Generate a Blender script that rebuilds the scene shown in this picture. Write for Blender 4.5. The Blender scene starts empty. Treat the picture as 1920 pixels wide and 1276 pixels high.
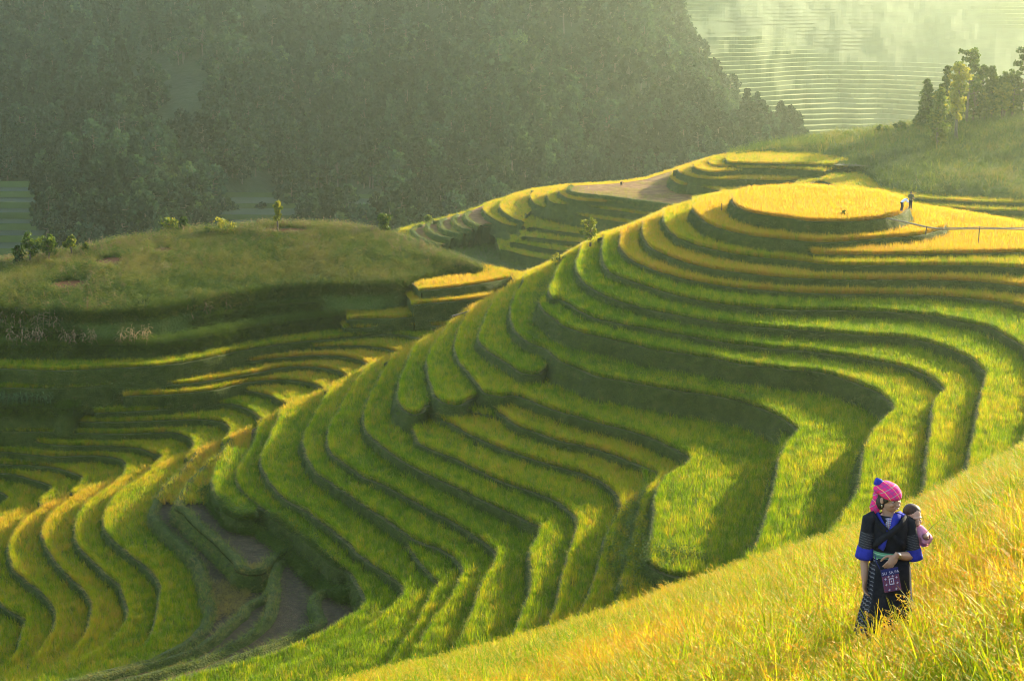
import bpy, bmesh, math, random
import numpy as np
from mathutils import Vector, Matrix, geometry, noise as mnoise, kdtree

random.seed(7)
RNG = np.random.default_rng(11)
scene = bpy.context.scene
COL = scene.collection

# ------------------------------------------------------------------ camera
F = 3200.0                    # focal length in pixels of the 1920-wide photograph
PITCH = math.radians(12.0)
CX, CY = 960.0, 638.0
cam_data = bpy.data.cameras.new("camera")
cam = bpy.data.objects.new("camera", cam_data)
COL.objects.link(cam)
cam_data.sensor_width = 36.0
cam_data.lens = 36.0 * F / 1920.0
cam_data.clip_start = 0.5
cam_data.clip_end = 20000.0
cam.location = (0, 0, 0)
cam.rotation_euler = (math.radians(90) - PITCH, 0, 0)
scene.camera = cam

# ------------------------------------------------------------------ sun, sky, exposure
SUN_AZ, SUN_EL = math.radians(43.0), math.radians(16.0)
SKY_STRENGTH = 0.15
SUN_STRENGTH = 4.3
EXPOSURE = 2.15
SUN_DIR = Vector((math.sin(SUN_AZ) * math.cos(SUN_EL), math.cos(SUN_AZ) * math.cos(SUN_EL), math.sin(SUN_EL)))
world = bpy.data.worlds.new("World")
scene.world = world
world.use_nodes = True
wnt = world.node_tree
sky = wnt.nodes.new("ShaderNodeTexSky")
sky.sky_type = 'NISHITA'
sky.sun_disc = False
sky.sun_elevation = SUN_EL
sky.sun_rotation = SUN_AZ
bg = next(n for n in wnt.nodes if n.type == 'BACKGROUND')
wnt.links.new(sky.outputs[0], bg.inputs[0])
bg.inputs[1].default_value = SKY_STRENGTH
sd = bpy.data.lights.new("sun", 'SUN')
sd.energy = SUN_STRENGTH
sd.angle = math.radians(0.5)
sd.color = (1.0, 0.88, 0.58)
sun = bpy.data.objects.new("sun", sd)
COL.objects.link(sun)
sun.rotation_euler = SUN_DIR.to_track_quat('Z', 'Y').to_euler()
sun.location = (200, 200, 150)
scene.view_settings.view_transform = 'Standard'
scene.view_settings.look = 'None'
scene.view_settings.exposure = EXPOSURE
scene.view_settings.gamma = 1.0
scene.render.engine = 'CYCLES'
cy = scene.cycles
cy.use_denoising = True
cy.filter_width = 1.0
cy.max_bounces = 5
cy.diffuse_bounces = 3
cy.glossy_bounces = 1
cy.transmission_bounces = 3
cy.volume_bounces = 0
cy.transparent_max_bounces = 6
cy.sample_clamp_indirect = 6.0

# ------------------------------------------------------------------ projection helpers
SP, CP = math.sin(PITCH), math.cos(PITCH)
def ray(px, py):
    u = (np.asarray(px, float) - CX) / F
    v = (np.asarray(py, float) - CY) / F
    return np.stack([u, CP - v * SP, -SP - v * CP], -1)
def at_z(px, py, z):
    r = ray(px, py)
    t = np.asarray(z, float) / r[..., 2]
    return r * t[..., None]
def at_y(px, py, y):
    r = ray(px, py)
    return r * (np.asarray(y, float) / r[..., 1])[..., None]
def project(p):
    p = np.asarray(p, float)
    d = p[..., 1] * CP - p[..., 2] * SP
    up = p[..., 1] * SP + p[..., 2] * CP
    return CX + F * p[..., 0] / d, CY - F * up / d, d

def catmull(pts, step=4.0):
    """smooth 2-D polyline through pts, about one point every `step` units"""
    P = np.asarray(pts, float)
    if len(P) < 3:
        n = max(2, int(np.linalg.norm(P[-1] - P[0]) / step) + 1)
        return P[0] + (P[-1] - P[0]) * np.linspace(0, 1, n)[:, None]
    E = np.vstack([2 * P[0] - P[1], P, 2 * P[-1] - P[-2]])
    out = []
    for i in range(1, len(E) - 2):
        p0, p1, p2, p3 = E[i - 1], E[i], E[i + 1], E[i + 2]
        t0 = 0.0
        t1 = t0 + max(1e-6, np.linalg.norm(p1 - p0)) ** 0.5
        t2 = t1 + max(1e-6, np.linalg.norm(p2 - p1)) ** 0.5
        t3 = t2 + max(1e-6, np.linalg.norm(p3 - p2)) ** 0.5
        n = max(2, int(np.linalg.norm(p2 - p1) / step) + 1)
        t = np.linspace(t1, t2, n, endpoint=False)[:, None]
        A1 = (t1 - t) / (t1 - t0) * p0 + (t - t0) / (t1 - t0) * p1
        A2 = (t2 - t) / (t2 - t1) * p1 + (t - t1) / (t2 - t1) * p2
        A3 = (t3 - t) / (t3 - t2) * p2 + (t - t2) / (t3 - t2) * p3
        B1 = (t2 - t) / (t2 - t0) * A1 + (t - t0) / (t2 - t0) * A2
        B2 = (t3 - t) / (t3 - t1) * A2 + (t - t1) / (t3 - t1) * A3
        out.append((t2 - t) / (t2 - t1) * B1 + (t - t1) / (t2 - t1) * B2)
    out.append(P[-1:])
    return np.vstack(out)
def lerp_px(line, x):
    L = sorted(line)
    return np.interp(x, [p[0] for p in L], [p[1] for p in L])
def vnoise(x, y, scale, seed=0):
    """smooth value noise, numpy"""
    x = np.asarray(x, float) / scale + seed * 17.3
    y = np.asarray(y, float) / scale + seed * 9.1
    xi, yi = np.floor(x).astype(np.int64), np.floor(y).astype(np.int64)
    fx, fy = x - xi, y - yi
    fx, fy = fx * fx * (3 - 2 * fx), fy * fy * (3 - 2 * fy)
    def h(a, b):
        n = (a * 374761393 + b * 668265263 + seed * 982451653) & 0x7fffffff
        n = ((n ^ (n >> 13)) * 1274126177) & 0x7fffffff
        return ((n ^ (n >> 16)) & 0xffff) / 65535.0
    return (h(xi, yi) * (1 - fx) + h(xi + 1, yi) * fx) * (1 - fy) + (h(xi, yi + 1) * (1 - fx) + h(xi + 1, yi + 1) * fx) * fy
def fbm(x, y, scale, seed=0, octv=3):
    a, s, tot, out = 1.0, scale, 0.0, 0.0
    for i in range(octv):
        out = out + a * vnoise(x, y, s, seed + i)
        tot += a; a *= .5; s *= .5
    return out / tot

# ------------------------------------------------------------------ object helpers
def tag(o, label=None, cat=None, group=None, kind=None):
    if label: o['label'] = label
    if cat: o['category'] = cat
    if group: o['group'] = group
    if kind: o['kind'] = kind
    return o
def mesh_obj(name, V, Fc, mat=None, parent=None, smooth=False, kind=None, link=True):
    me = bpy.data.meshes.new(name)
    me.from_pydata([tuple(v) for v in V], [], [tuple(f) for f in Fc])
    if mat is not None:
        for m in (mat if isinstance(mat, (list, tuple)) else [mat]): me.materials.append(m)
    if smooth:
        me.polygons.foreach_set('use_smooth', [True] * len(me.polygons))
    me.update()
    o = bpy.data.objects.new(name, me)
    if link: COL.objects.link(o)
    if parent is not None: o.parent = parent
    if kind: o['kind'] = kind
    return o
def empty(name, loc, rz=0.0, scale=1.0):
    o = bpy.data.objects.new(name, None)
    COL.objects.link(o)
    o.location = loc; o.rotation_euler = (0, 0, rz); o.scale = (scale,) * 3
    o.empty_display_size = .2
    return o

# ------------------------------------------------------------------ material helpers
def N(nt, typ, **kw):
    n = nt.nodes.new(typ)
    for k, v in kw.items():
        if k.startswith('i_'): n.inputs[k[2:]].default_value = v
        else: setattr(n, k, v)
    return n
def new_mat(name):
    m = bpy.data.materials.new(name)
    m.use_nodes = True
    nt = m.node_tree
    for n in list(nt.nodes): nt.nodes.remove(n)
    out = nt.nodes.new('ShaderNodeOutputMaterial')
    return m, nt, out
def ramp(nt, stops):
    r = nt.nodes.new('ShaderNodeValToRGB')
    cr = r.color_ramp
    while len(cr.elements) < len(stops): cr.elements.new(.5)
    for e, (p, c) in zip(cr.elements, stops):
        e.position = p; e.color = (*c, 1)
    return r
def noise_mat(name, stops, scale=1.0, rough=.9, bump=.0, bscale=None, detail=6, dist=.1, spec=.15, coord='Object'):
    """rough surface whose colour wanders between the stops"""
    m, nt, out = new_mat(name)
    tc = N(nt, 'ShaderNodeNewGeometry') if coord == 'World' else N(nt, 'ShaderNodeTexCoord')
    src = tc.outputs['Position'] if coord == 'World' else tc.outputs['Object']
    n1 = N(nt, 'ShaderNodeTexNoise', i_Scale=scale, i_Detail=detail, i_Roughness=.65)
    nt.links.new(src, n1.inputs['Vector'])
    r = ramp(nt, stops)
    nt.links.new(n1.outputs[0], r.inputs[0])
    b = N(nt, 'ShaderNodeBsdfPrincipled')
    b.inputs['Roughness'].default_value = rough
    b.inputs['Specular IOR Level'].default_value = spec
    nt.links.new(r.outputs[0], b.inputs['Base Color'])
    if bump:
        n2 = N(nt, 'ShaderNodeTexNoise', i_Scale=bscale or scale * 4, i_Detail=5)
        nt.links.new(src, n2.inputs['Vector'])
        bp = N(nt, 'ShaderNodeBump', i_Strength=bump, i_Distance=dist)
        nt.links.new(n2.outputs[0], bp.inputs['Height'])
        nt.links.new(bp.outputs[0], b.inputs['Normal'])
    nt.links.new(b.outputs[0], out.inputs[0])
    return m
def leaf_mat(name, cols, trans=1.5, tmix=.45, attr='tint', rough=.55, instancer=True, warm=None):
    """leaves: diffuse + translucent, colour from an attribute through a ramp, with small per-plant variation"""
    m, nt, out = new_mat(name)
    a = N(nt, 'ShaderNodeAttribute', attribute_name=attr)
    a.attribute_type = 'INSTANCER' if instancer else 'GEOMETRY'
    r = ramp(nt, cols)
    nt.links.new(a.outputs['Fac'], r.inputs[0])
    b = N(nt, 'ShaderNodeBsdfPrincipled')
    b.inputs['Roughness'].default_value = rough
    b.inputs['Specular IOR Level'].default_value = .06
    nt.links.new(r.outputs[0], b.inputs['Base Color'])
    t = N(nt, 'ShaderNodeBsdfTranslucent')
    mul = N(nt, 'ShaderNodeMix', data_type='RGBA', blend_type='MULTIPLY')
    mul.inputs[0].default_value = 1.0
    nt.links.new(r.outputs[0], mul.inputs[6])
    w = warm or (1.15, 1.0, .6)
    mul.inputs[7].default_value = (w[0] * trans, w[1] * trans, w[2] * trans, 1)
    nt.links.new(mul.outputs[2], t.inputs[0])
    mx = N(nt, 'ShaderNodeMixShader')
    mx.inputs[0].default_value = tmix
    nt.links.new(b.outputs[0], mx.inputs[1]); nt.links.new(t.outputs[0], mx.inputs[2])
    nt.links.new(mx.outputs[0], out.inputs[0])
    return m
def plain_mat(name, col, rough=.8, spec=.2, metal=0.0):
    m, nt, out = new_mat(name)
    b = N(nt, 'ShaderNodeBsdfPrincipled')
    b.inputs['Base Color'].default_value = (*col, 1)
    b.inputs['Roughness'].default_value = rough
    b.inputs['Specular IOR Level'].default_value = spec
    b.inputs['Metallic'].default_value = metal
    nt.links.new(b.outputs[0], out.inputs[0])
    return m

M = {}
M['bank'] = noise_mat('bank_grass', [(.25, (.022, .030, .004)), (.45, (.042, .056, .007)), (.6, (.060, .074, .010)), (.78, (.125, .088, .028))], scale=1.3, bump=.9, bscale=7, dist=.25, coord='World')
M['soil'] = noise_mat('bund_soil', [(.3, (.05, .06, .016)), (.55, (.10, .095, .03)), (.75, (.17, .14, .06))], scale=1.6, bump=.6, bscale=9, dist=.08, coord='World')
M['stubble'] = noise_mat('stubble_soil', [(.25, (.030, .022, .008)), (.5, (.055, .038, .014)), (.7, (.095, .065, .026))], scale=2.2, bump=1, bscale=10, dist=.12, coord='World')
M['straw_soil'] = noise_mat('straw_soil', [(.25, (.08, .030, .005)), (.5, (.15, .065, .012)), (.7, (.24, .13, .035))], scale=.7, bump=1, bscale=6, dist=.12, coord='World')
M['earth'] = noise_mat('red_earth', [(.3, (.10, .045, .02)), (.6, (.18, .085, .04))], scale=1.2, bump=.7, bscale=6, coord='World')
M['meadow'] = noise_mat('hill_meadow', [(.25, (.035, .06, .012)), (.5, (.07, .11, .02)), (.7, (.12, .13, .035)), (.85, (.17, .14, .05))], scale=.5, bump=.8, bscale=4, dist=.3, coord='World')
M['forest_floor'] = noise_mat('forest_floor', [(.3, (.012, .02, .008)), (.6, (.03, .045, .014)), (.8, (.05, .06, .02))], scale=.04, bump=.8, bscale=.3, dist=2, coord='World')
M['valley'] = noise_mat('valley_ground', [(.3, (.02, .035, .01)), (.7, (.05, .07, .02))], scale=.02, coord='World')
M['rice'] = leaf_mat('rice_leaf', [(0, (.075, .15, .003)), (.2, (.16, .245, .004)), (.45, (.27, .28, .008)), (.7, (.36, .265, .018)), (1, (.42, .26, .035))], trans=1.5, tmix=.45)
M['grass'] = leaf_mat('grass_leaf', [(0, (.018, .038, .004)), (.45, (.06, .10, .008)), (.75, (.12, .18, .012)), (1, (.22, .18, .05))], trans=1.3, tmix=.4)

# ------------------------------------------------------------------ the terraced land
# Every terrace is a level field of known height; the edge of its earth bund is given as a line of
# sight points and laid out on that level, so each field has its own distance and true size.
SILH = [(2600, 470), (2200, 455), (1920, 424), (1850, 411), (1790, 401), (1715, 389), (1700, 379), (1656, 367), (1590, 359), (1515, 354),
        (1440, 356), (1391, 364), (1371, 368), (1323, 372), (1305, 381), (1276, 390), (1251, 397), (1213, 414), (1175, 430), (1120, 447),
        (1083, 470), (1040, 494), (983, 518), (961, 535), (933, 558), (900, 572), (870, 590), (833, 620), (795, 641), (752, 661), (720, 681),
        (695, 688), (653, 711), (608, 734), (542, 763), (495, 791), (480, 801), (426, 826), (364, 851), (301, 873), (228, 900), (150, 925),
        (83, 950), (0, 975), (-150, 1012), (-400, 1075)]
SI = np.array(SILH, float)
def sil_to(pt):
    """the back edge of the hill, from far right down to the point nearest pt"""
    d = np.linalg.norm(SI - np.array(pt), axis=1)
    i = int(d.argmin())
    return [tuple(p) for p in SI[:i + 1]]
LAYERS = []
def layer(z, rim, tint=.2, crop='rice', close=None, group='hill', start=None, step=5.0, rough=1.0, bank=.36, cropz=.62, tvar=.25):
    rim = [tuple(map(float, p)) for p in rim]
    LAYERS.append(dict(z=z, rim=rim, tint=tint, crop=crop, close=close, group=group, step=step, rough=rough, bank=bank, cropz=cropz, tvar=tvar))
def hill(z, rim, ext, tint, right=False, **k):
    last = ext[-1] if ext else rim[-1]
    close = list(ext)
    if right: close += [(2600, last[1])]
    else: close += [(2600, 1500), (2600, 1000)]
    close += sil_to(rim[0])
    layer(z, rim, tint, close=close, **k)

# summit and the terraces round it
layer(-22.0, [(1371, 371), (1371, 381), (1386, 393), (1426, 403), (1480, 410), (1515, 416), (1540, 416.5), (1590, 416.5), (1666, 409), (1691, 401.5), (1706, 391.5)],
      .9, close=[(1707, 386), (1690, 374), (1656, 366), (1590, 358), (1515, 353), (1440, 354.5), (1391, 362)], cropz=.6)
layer(-23.5, [(1306, 386), (1297, 393), (1301, 401), (1316, 415), (1351, 430), (1401, 441.6), (1451, 448), (1480, 450.5), (1535, 455.4), (1590, 453), (1666, 447), (1731, 441), (1753, 435), (1775, 428), (1772, 419)],
      .8, close=[(1730, 400), (1700, 385), (1656, 364), (1515, 352), (1400, 358), (1371, 366), (1330, 372)])
hill(-24.4, [(1505, 470), (1523, 477), (1560, 478.5), (1615, 478.5), (1741, 477.5), (1920, 474), (2060, 471)], [(2300, 470)], .85, right=True)
LAYERS[-1]['close'] = [(2600, 470), (2200, 455), (1920, 424), (1850, 411), (1790, 401), (1715, 389), (1650, 400), (1560, 440)]
hill(-25.0, [(1242, 405), (1241, 414), (1248, 428), (1263, 443), (1301, 459), (1351, 471.7), (1401, 480.5), (1480, 488.5), (1508, 491.5), (1540, 497), (1691, 498.6), (1816, 498.6), (1920, 504), (2060, 512)], [(2300, 530)], .5, right=True)
hill(-26.0, [(1204, 424), (1202, 434), (1203, 445), (1213, 460), (1238, 476.7), (1276, 490.5), (1326, 503), (1401, 514), (1480, 522), (1565, 525), (1691, 526), (1791, 527.6), (1866, 533), (1920, 538.7), (2050, 560)], [(2300, 640)], .72, right=True)
hill(-27.0, [(1162, 440), (1160.5, 455), (1162, 468), (1175.5, 483), (1200.6, 498), (1251, 515.6), (1301, 527.6), (1376, 540), (1480, 548.7), (1565, 552), (1691, 553), (1766, 555.7), (1841, 562), (1891, 570.8), (1920, 578), (2010, 610), (2060, 680), (2070, 760)], [(2090, 900), (2150, 1200)], .68, right=True)
hill(-27.75, [(1131, 446), (1128, 463), (1127, 490.5), (1138, 508), (1163, 522), (1200.6, 534), (1251, 550.7), (1326, 567), (1401, 576), (1480, 582), (1540, 582.6), (1640.6, 585), (1741, 592.6), (1803.6, 605), (1854, 615), (1886, 632.7), (1910, 648), (1940, 680), (1950, 725), (1940, 780), (1915, 830), (1890, 870)], [(1870, 930), (1840, 1100), (1840, 1400)], .12)
hill(-28.65, [(1088, 462), (1083, 480.5), (1078, 500.6), (1085, 523), (1108, 543), (1138, 558), (1200.6, 578), (1276, 593), (1351, 607), (1440, 616), (1540, 622.7), (1615.5, 630), (1691, 634), (1728, 641.5), (1766, 652.8), (1803.6, 668), (1826, 683), (1845, 705.5), (1841, 723), (1831, 755.6), (1827, 785.7), (1821, 823), (1813, 856), (1808, 890)], [(1795, 930), (1770, 1050), (1740, 1400)], .06)
hill(-29.6, [(1062, 480), (1045, 505), (1034, 530), (1028, 550), (1033, 560), (1050, 563), (1075, 578), (1100, 592), (1150.5, 606), (1226, 619.7), (1301, 633.5), (1370, 645), (1440, 654), (1515, 660), (1590, 670), (1666, 683), (1716, 697), (1741, 710.5), (1763.5, 728), (1766, 738), (1751, 756), (1743, 786), (1738, 823), (1734, 861), (1733, 890), (1724, 935)], [(1705, 985), (1660, 1100), (1600, 1400)], .06)
hill(-30.35, [(1040, 515), (1022, 550), (1010, 572), (1017.7, 586), (1035, 597.6), (1060, 614), (1098, 626.5), (1160.6, 640), (1211, 653), (1261, 661.6), (1336, 673), (1386, 683), (1440, 689), (1477.6, 695), (1540, 700), (1590, 715), (1628, 730.5), (1653, 745.6), (1668, 760.6), (1669.5, 775.7), (1653, 791), (1640.6, 808), (1625.6, 826), (1615.5, 853), (1614, 882), (1607, 917), (1587, 957), (1562, 987), (1547, 1007)], [(1520, 1060), (1460, 1200), (1400, 1500)], .10)
hill(-32.2, [(983, 520), (975, 540), (962, 562), (956, 582), (956, 604), (963, 622), (985, 640), (1021, 656), (1036, 668), (1050, 679), (1085, 692), (1110, 705), (1161, 714), (1211, 724), (1311, 740), (1386, 753), (1440, 773), (1465, 786), (1485, 801), (1494, 812), (1478, 828), (1461, 857), (1454, 887), (1441, 932), (1431, 977), (1419, 1017), (1406, 1040)], [(1385, 1090), (1330, 1250), (1280, 1500)], .12)
hill(-33.3, [(925, 565), (912, 590), (907, 604), (897, 628), (897, 645), (908, 655), (920, 665), (940, 677), (955, 687), (973, 698), (991, 703), (1010, 702), (1022, 697), (1034, 686), (1050, 672)], [(1150, 690), (1386, 735), (1470, 801), (1420, 1000), (1300, 1500)], .12)
hill(-34.4, [(880, 585), (866, 606), (855, 628), (850, 650), (855, 673), (870, 696), (890.5, 721), (902, 736), (920, 742), (940, 745), (960, 742), (985, 749), (1010, 760), (1035, 769), (1085, 784), (1135, 798), (1186, 812), (1223, 824), (1261, 842), (1286, 857), (1293, 866), (1282, 879), (1246, 899), (1227, 922), (1222, 966), (1215, 1028), (1216, 1060), (1236, 1075), (1270, 1084), (1311, 1087)], [(1350, 1120), (1330, 1300), (1290, 1500)], .22)
hill(-35.4, [(833, 621), (820, 640), (803, 666), (798, 693), (803, 721), (810, 742), (824, 754), (845, 760), (868, 759), (884, 750), (900, 745)], [(950, 748), (1035, 772), (1223, 828), (1280, 870), (1235, 1000), (1280, 1500)], .14)
hill(-36.0, [(902, 760), (918, 766), (940, 780), (965, 798), (1000, 811), (1038, 825), (1088, 836), (1138, 850), (1176, 865), (1211, 879), (1230, 891), (1222, 906), (1200, 940), (1185, 1000), (1170, 1060), (1150, 1150)], [(1100, 1500)], .45)
LAYERS[-1]['close'] = [(1100, 1500), (2600, 1500), (2600, 470), (1700, 500), (1100, 600), (950, 700), (900, 740)]
hill(-36.5, [(775, 652), (763, 678), (748, 713), (744, 743), (747, 762), (760, 773), (776, 778), (791, 774), (800, 762)], [(850, 765), (1000, 800), (1200, 870), (1240, 1000), (1180, 1500)], .12)
hill(-37.2, [(826, 790), (842, 794), (863, 807), (900, 827), (938, 842), (975, 855), (1013, 868), (1051, 878), (1088, 889), (1121, 904), (1143, 921), (1156, 938), (1159, 958), (1150, 980), (1135, 1010), (1123, 1041), (1105, 1100), (1085, 1150), (1060, 1220)], [(1000, 1500)], .38)
LAYERS[-1]['close'] = [(1000, 1500), (2600, 1500), (2600, 470), (1700, 500), (1100, 600), (900, 700), (830, 770)]
hill(-38.2, [(768, 805), (781, 830), (806, 844), (843, 859), (881, 878), (919, 896), (960, 911), (1013, 929), (1051, 949), (1071, 968), (1078, 986), (1073, 1011), (1059, 1050), (1049, 1100), (1033, 1153), (1010, 1210)], [(940, 1500)], .30)
LAYERS[-1]['close'] = [(940, 1500), (2600, 1500), (2600, 470), (1700, 500), (1100, 600), (850, 720), (770, 785)]
hill(-39.1, [(735, 673), (722, 690), (704, 725), (690, 750), (683, 775), (680, 803), (693, 821), (718, 841), (751, 866), (793, 887), (831, 906), (869, 923), (906, 942), (951, 962), (988, 979), (1010, 991), (1003, 1008), (990, 1040), (992, 1095), (976, 1148), (950, 1210)], [(860, 1500)], .17)
hill(-40.5, [(682, 697), (655, 735), (630, 780), (612, 815), (610, 832), (617, 848), (631, 862), (668, 889), (706, 907), (756, 932), (801, 957), (850, 985), (888, 1008), (913, 1025), (926, 1041), (920, 1063), (900, 1100), (883, 1146), (862, 1200)], [(800, 1350), (740, 1500)], .12)
hill(-41.5, [(617, 731), (595, 770), (575, 805), (566, 830), (568, 845), (576, 866), (593, 890), (627, 913), (664, 940), (701, 964), (726, 979), (745, 994), (763, 1010), (788, 1020), (820, 1030), (842, 1043), (860, 1063), (867, 1077), (855, 1101), (845, 1120), (808, 1167), (782, 1212)], [(720, 1320), (620, 1500)], .14)
layer(-42.3, [(760, 1024), (770, 1043), (788, 1064), (806, 1086), (818, 1098), (808, 1115), (790, 1150), (760, 1200), (700, 1280)], .13, close=[(600, 1400), (1000, 1500), (1000, 1100), (860, 1030), (800, 1015)])
hill(-43.0, [(524, 778), (503, 825), (487, 865), (487, 885), (496, 895), (509, 914), (527, 934), (563, 955), (601, 981), (638, 1011), (676, 1046), (714, 1074), (746, 1098), (755, 1112), (738, 1134), (686, 1180), (661, 1198), (611, 1225), (560, 1245)], [(480, 1275), (200, 1380), (-300, 1560), (900, 1700)], .12)
hill(-44.1, [(483, 801), (472, 840), (455, 868), (441, 888), (440, 900), (451, 921), (476, 946), (513, 973), (551, 1001), (583, 1024), (614, 1051), (634, 1066), (651, 1075), (664, 1097), (676, 1120), (680, 1132), (668, 1152), (636, 1172), (586, 1200), (536, 1223), (460, 1246), (360, 1273)], [(200, 1320), (-300, 1470), (900, 1700)], .10)
layer(-44.5, [(400, 890), (394, 908), (405, 936), (420, 957), (441, 972), (462, 976), (478, 970), (486, 958)], .12, close=[(540, 960), (540, 900), (480, 850), (425, 845)])
hill(-45.9, [(690, 1105), (650, 1106), (621, 1110), (596, 1113), (583, 1120), (578, 1133), (584, 1155), (592, 1168), (560, 1187), (510, 1209), (460, 1228), (410, 1248), (360, 1268), (280, 1290)], [(-300, 1450), (900, 1700), (1200, 1400)], .5, crop='stubble')
LAYERS[-1]['close'] = [(-300, 1450), (900, 1700), (1200, 1400), (750, 1050)]
hill(-46.3, [(560, 1040), (530, 1052), (511, 1064), (503, 1081), (504, 1106), (500, 1132), (490, 1164), (465, 1189), (423, 1217), (385, 1234), (360, 1244), (250, 1275)], [(100, 1310), (-300, 1425), (900, 1700)], .5, crop='stubble')
LAYERS[-1]['close'] = [(100, 1310), (-300, 1425), (900, 1700), (1200, 1400), (760, 1000), (620, 990)]
hill(-45.9, [(430, 828), (405, 858), (372, 885), (345, 915), (331, 940), (328, 955), (345, 965), (368, 989), (388, 1006), (410, 1028), (436, 1056), (446, 1070), (470, 1078), (492, 1076), (506, 1066), (520, 1050), (560, 1030)], [(600, 1010), (560, 960)], .5, crop='stubble')
LAYERS[-1]['close'] = [(620, 1000), (560, 940)] + sil_to((430, 828))[8:]
hill(-46.9, [(520, 1100), (495, 1119), (475, 1129), (451, 1143), (435, 1162), (398, 1197), (360, 1222), (250, 1255)], [(100, 1290), (-300, 1395), (900, 1700)], .5, crop='stubble')
LAYERS[-1]['close'] = [(100, 1290), (-300, 1395), (900, 1700), (800, 1200), (560, 1060)]
hill(-47.6, [(366, 852), (338, 885), (308, 915), (289, 940), (281, 958), (279, 971), (296, 993), (321, 1018), (351, 1045), (368, 1070), (374, 1096), (375, 1126), (384, 1153), (371, 1181), (346, 1208), (301, 1231), (276, 1241)], [(200, 1262), (50, 1300), (-300, 1378), (900, 1700)], .5, crop='stubble')
hill(-48.9, [(300, 875), (255, 905), (218, 930), (200, 955), (192, 978), (193, 995), (213, 1020), (238, 1040), (266, 1060), (286, 1083), (298, 1111), (293, 1141), (286, 1171), (278, 1196), (258, 1221), (226, 1241)], [(150, 1265), (-300, 1366), (900, 1700)], .25)
hill(-50.1, [(228, 902), (185, 930), (155, 955), (141, 980), (138, 998), (141, 1020), (156, 1040), (181, 1066), (206, 1088), (221, 1101), (229, 1121), (236, 1146), (233, 1166), (223, 1184), (205, 1208), (150, 1241)], [(60, 1280), (-300, 1354), (900, 1700)], .30)
hill(-51.2, [(152, 927), (110, 955), (85, 980), (76, 1003), (85, 1033), (105, 1060), (130, 1086), (151, 1106), (166, 1128), (168, 1146), (163, 1171), (150, 1201), (120, 1240)], [(60, 1270), (-300, 1342), (900, 1700)], .42)
hill(-52.3, [(85, 951), (50, 975), (25, 1000), (14, 1025), (15, 1042), (21, 1066), (38, 1086), (70, 1111), (93, 1133), (103, 1151), (100, 1166), (93, 1193), (70, 1226), (50, 1250)], [(0, 1275), (-300, 1330), (900, 1700)], .42)
hill(-53.4, [(2, 976), (-40, 1010), (-60, 1050), (-40, 1095), (0, 1138), (20, 1151), (45, 1166), (38, 1196), (27, 1226), (0, 1255)], [(-300, 1310), (900, 1700)], .35)
hill(-54.4, [(-70, 1005), (-120, 1040), (-160, 1100), (-120, 1180), (-140, 1250)], [(-330, 1300), (900, 1700)], .35)

# the valley on the far side of the ridge
SIL_UP = [(x, y) for x, y in SILH if x <= 1040]
def valley(z, rim, tint, **k):
    d = np.linalg.norm(np.array(SIL_UP) - np.array(rim[-1]), axis=1)
    i = int(d.argmin())
    back = [(x + 3, y + 5) for x, y in SIL_UP[:i + 1]][::-1]
    x0, y0 = rim[0]
    close = back + [p for p in [(1000, 524), (900, 528), (600, 505), (0, 545), (-300, 580)] if p[0] >= x0 - 30 or x0 < 0]
    if x0 > 0: close += [(x0 - 30, max(530, y0 - 45))]
    k.setdefault('bank', .16)
    layer(z, rim, tint, close=close, group='valley', **k)
layer(-33.7, [(790, 546), (848, 540), (901, 533), (958, 522)], .62, group='valley', close=[(975, 528), (1000, 520), (985, 516), (958, 511), (895, 499), (860, 492), (800, 505), (770, 530)])
valley(-34.9, [(775, 572), (798, 570), (870, 564), (939, 557), (950, 556)], .5)
valley(-36.4, [(655, 600), (676, 598), (745, 597), (807, 592), (854, 588), (880, 584)], .45)
valley(-37.3, [(645, 616), (660, 616), (713, 614), (776, 611), (832, 611), (845, 610)], .5)
valley(-38.1, [(-150, 688), (0, 691.5), (100, 696), (200, 691), (301, 686.5), (376, 675), (478, 652.7), (525, 646), (580, 640), (613, 637), (640, 633), (666, 631), (713, 628), (760, 630), (792, 636), (805, 642), (812, 652)], .22)
valley(-38.7, [(590, 651), (616, 650), (682, 650), (729, 656), (748, 663), (757, 672)], .4)
valley(-39.3, [(405, 686), (419, 685), (478, 677), (557, 669), (619, 667), (666, 674), (688, 685), (694, 692), (690, 706)], .5)
valley(-40.0, [(258, 725), (266, 723), (351, 720), (426, 709), (480, 700), (525, 691), (572, 688), (619, 693), (644, 703), (654, 712), (650, 722)], .4)
valley(-39.8, [(-150, 722), (0, 727), (75, 729), (138, 728), (200, 724), (258, 714), (275, 704)], .2)
LAYERS[-1]['close'] = [(330, 690), (400, 670), (400, 560), (0, 560), (-300, 580)]
valley(-40.7, [(235, 744), (241, 743), (326, 740), (401, 732), (478, 716), (541, 713), (588, 722), (605, 733), (606, 745)], .4)
valley(-41.4, [(440, 732), (450, 732), (494, 740), (525, 754), (542, 769), (538, 785)], .35)
valley(-42.1, [(180, 775), (200, 774), (300, 769), (389, 760), (420, 758), (447, 762), (478, 778), (492, 792), (488, 803)], .15)
valley(-41.4, [(-150, 760), (0, 763), (100, 764), (125, 768), (150, 760)], .05, crop='corn')
LAYERS[-1]['close'] = [(200, 740), (300, 720), (200, 640), (0, 600), (-300, 600)]
valley(-42.9, [(120, 793), (130, 792), (226, 792), (326, 788), (389, 788), (414, 793), (429, 806), (425, 819), (411, 832)], .25)
valley(-43.8, [(-150, 808), (0, 810.6), (100, 810.6), (200, 814), (276, 813), (326, 812), (351, 821), (363, 834), (356, 851), (345, 862)], .28)
valley(-44.7, [(40, 826), (48, 826), (100, 835), (200, 837), (251, 840), (276, 848), (302, 859), (294, 868), (275, 880)], .3)
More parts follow.
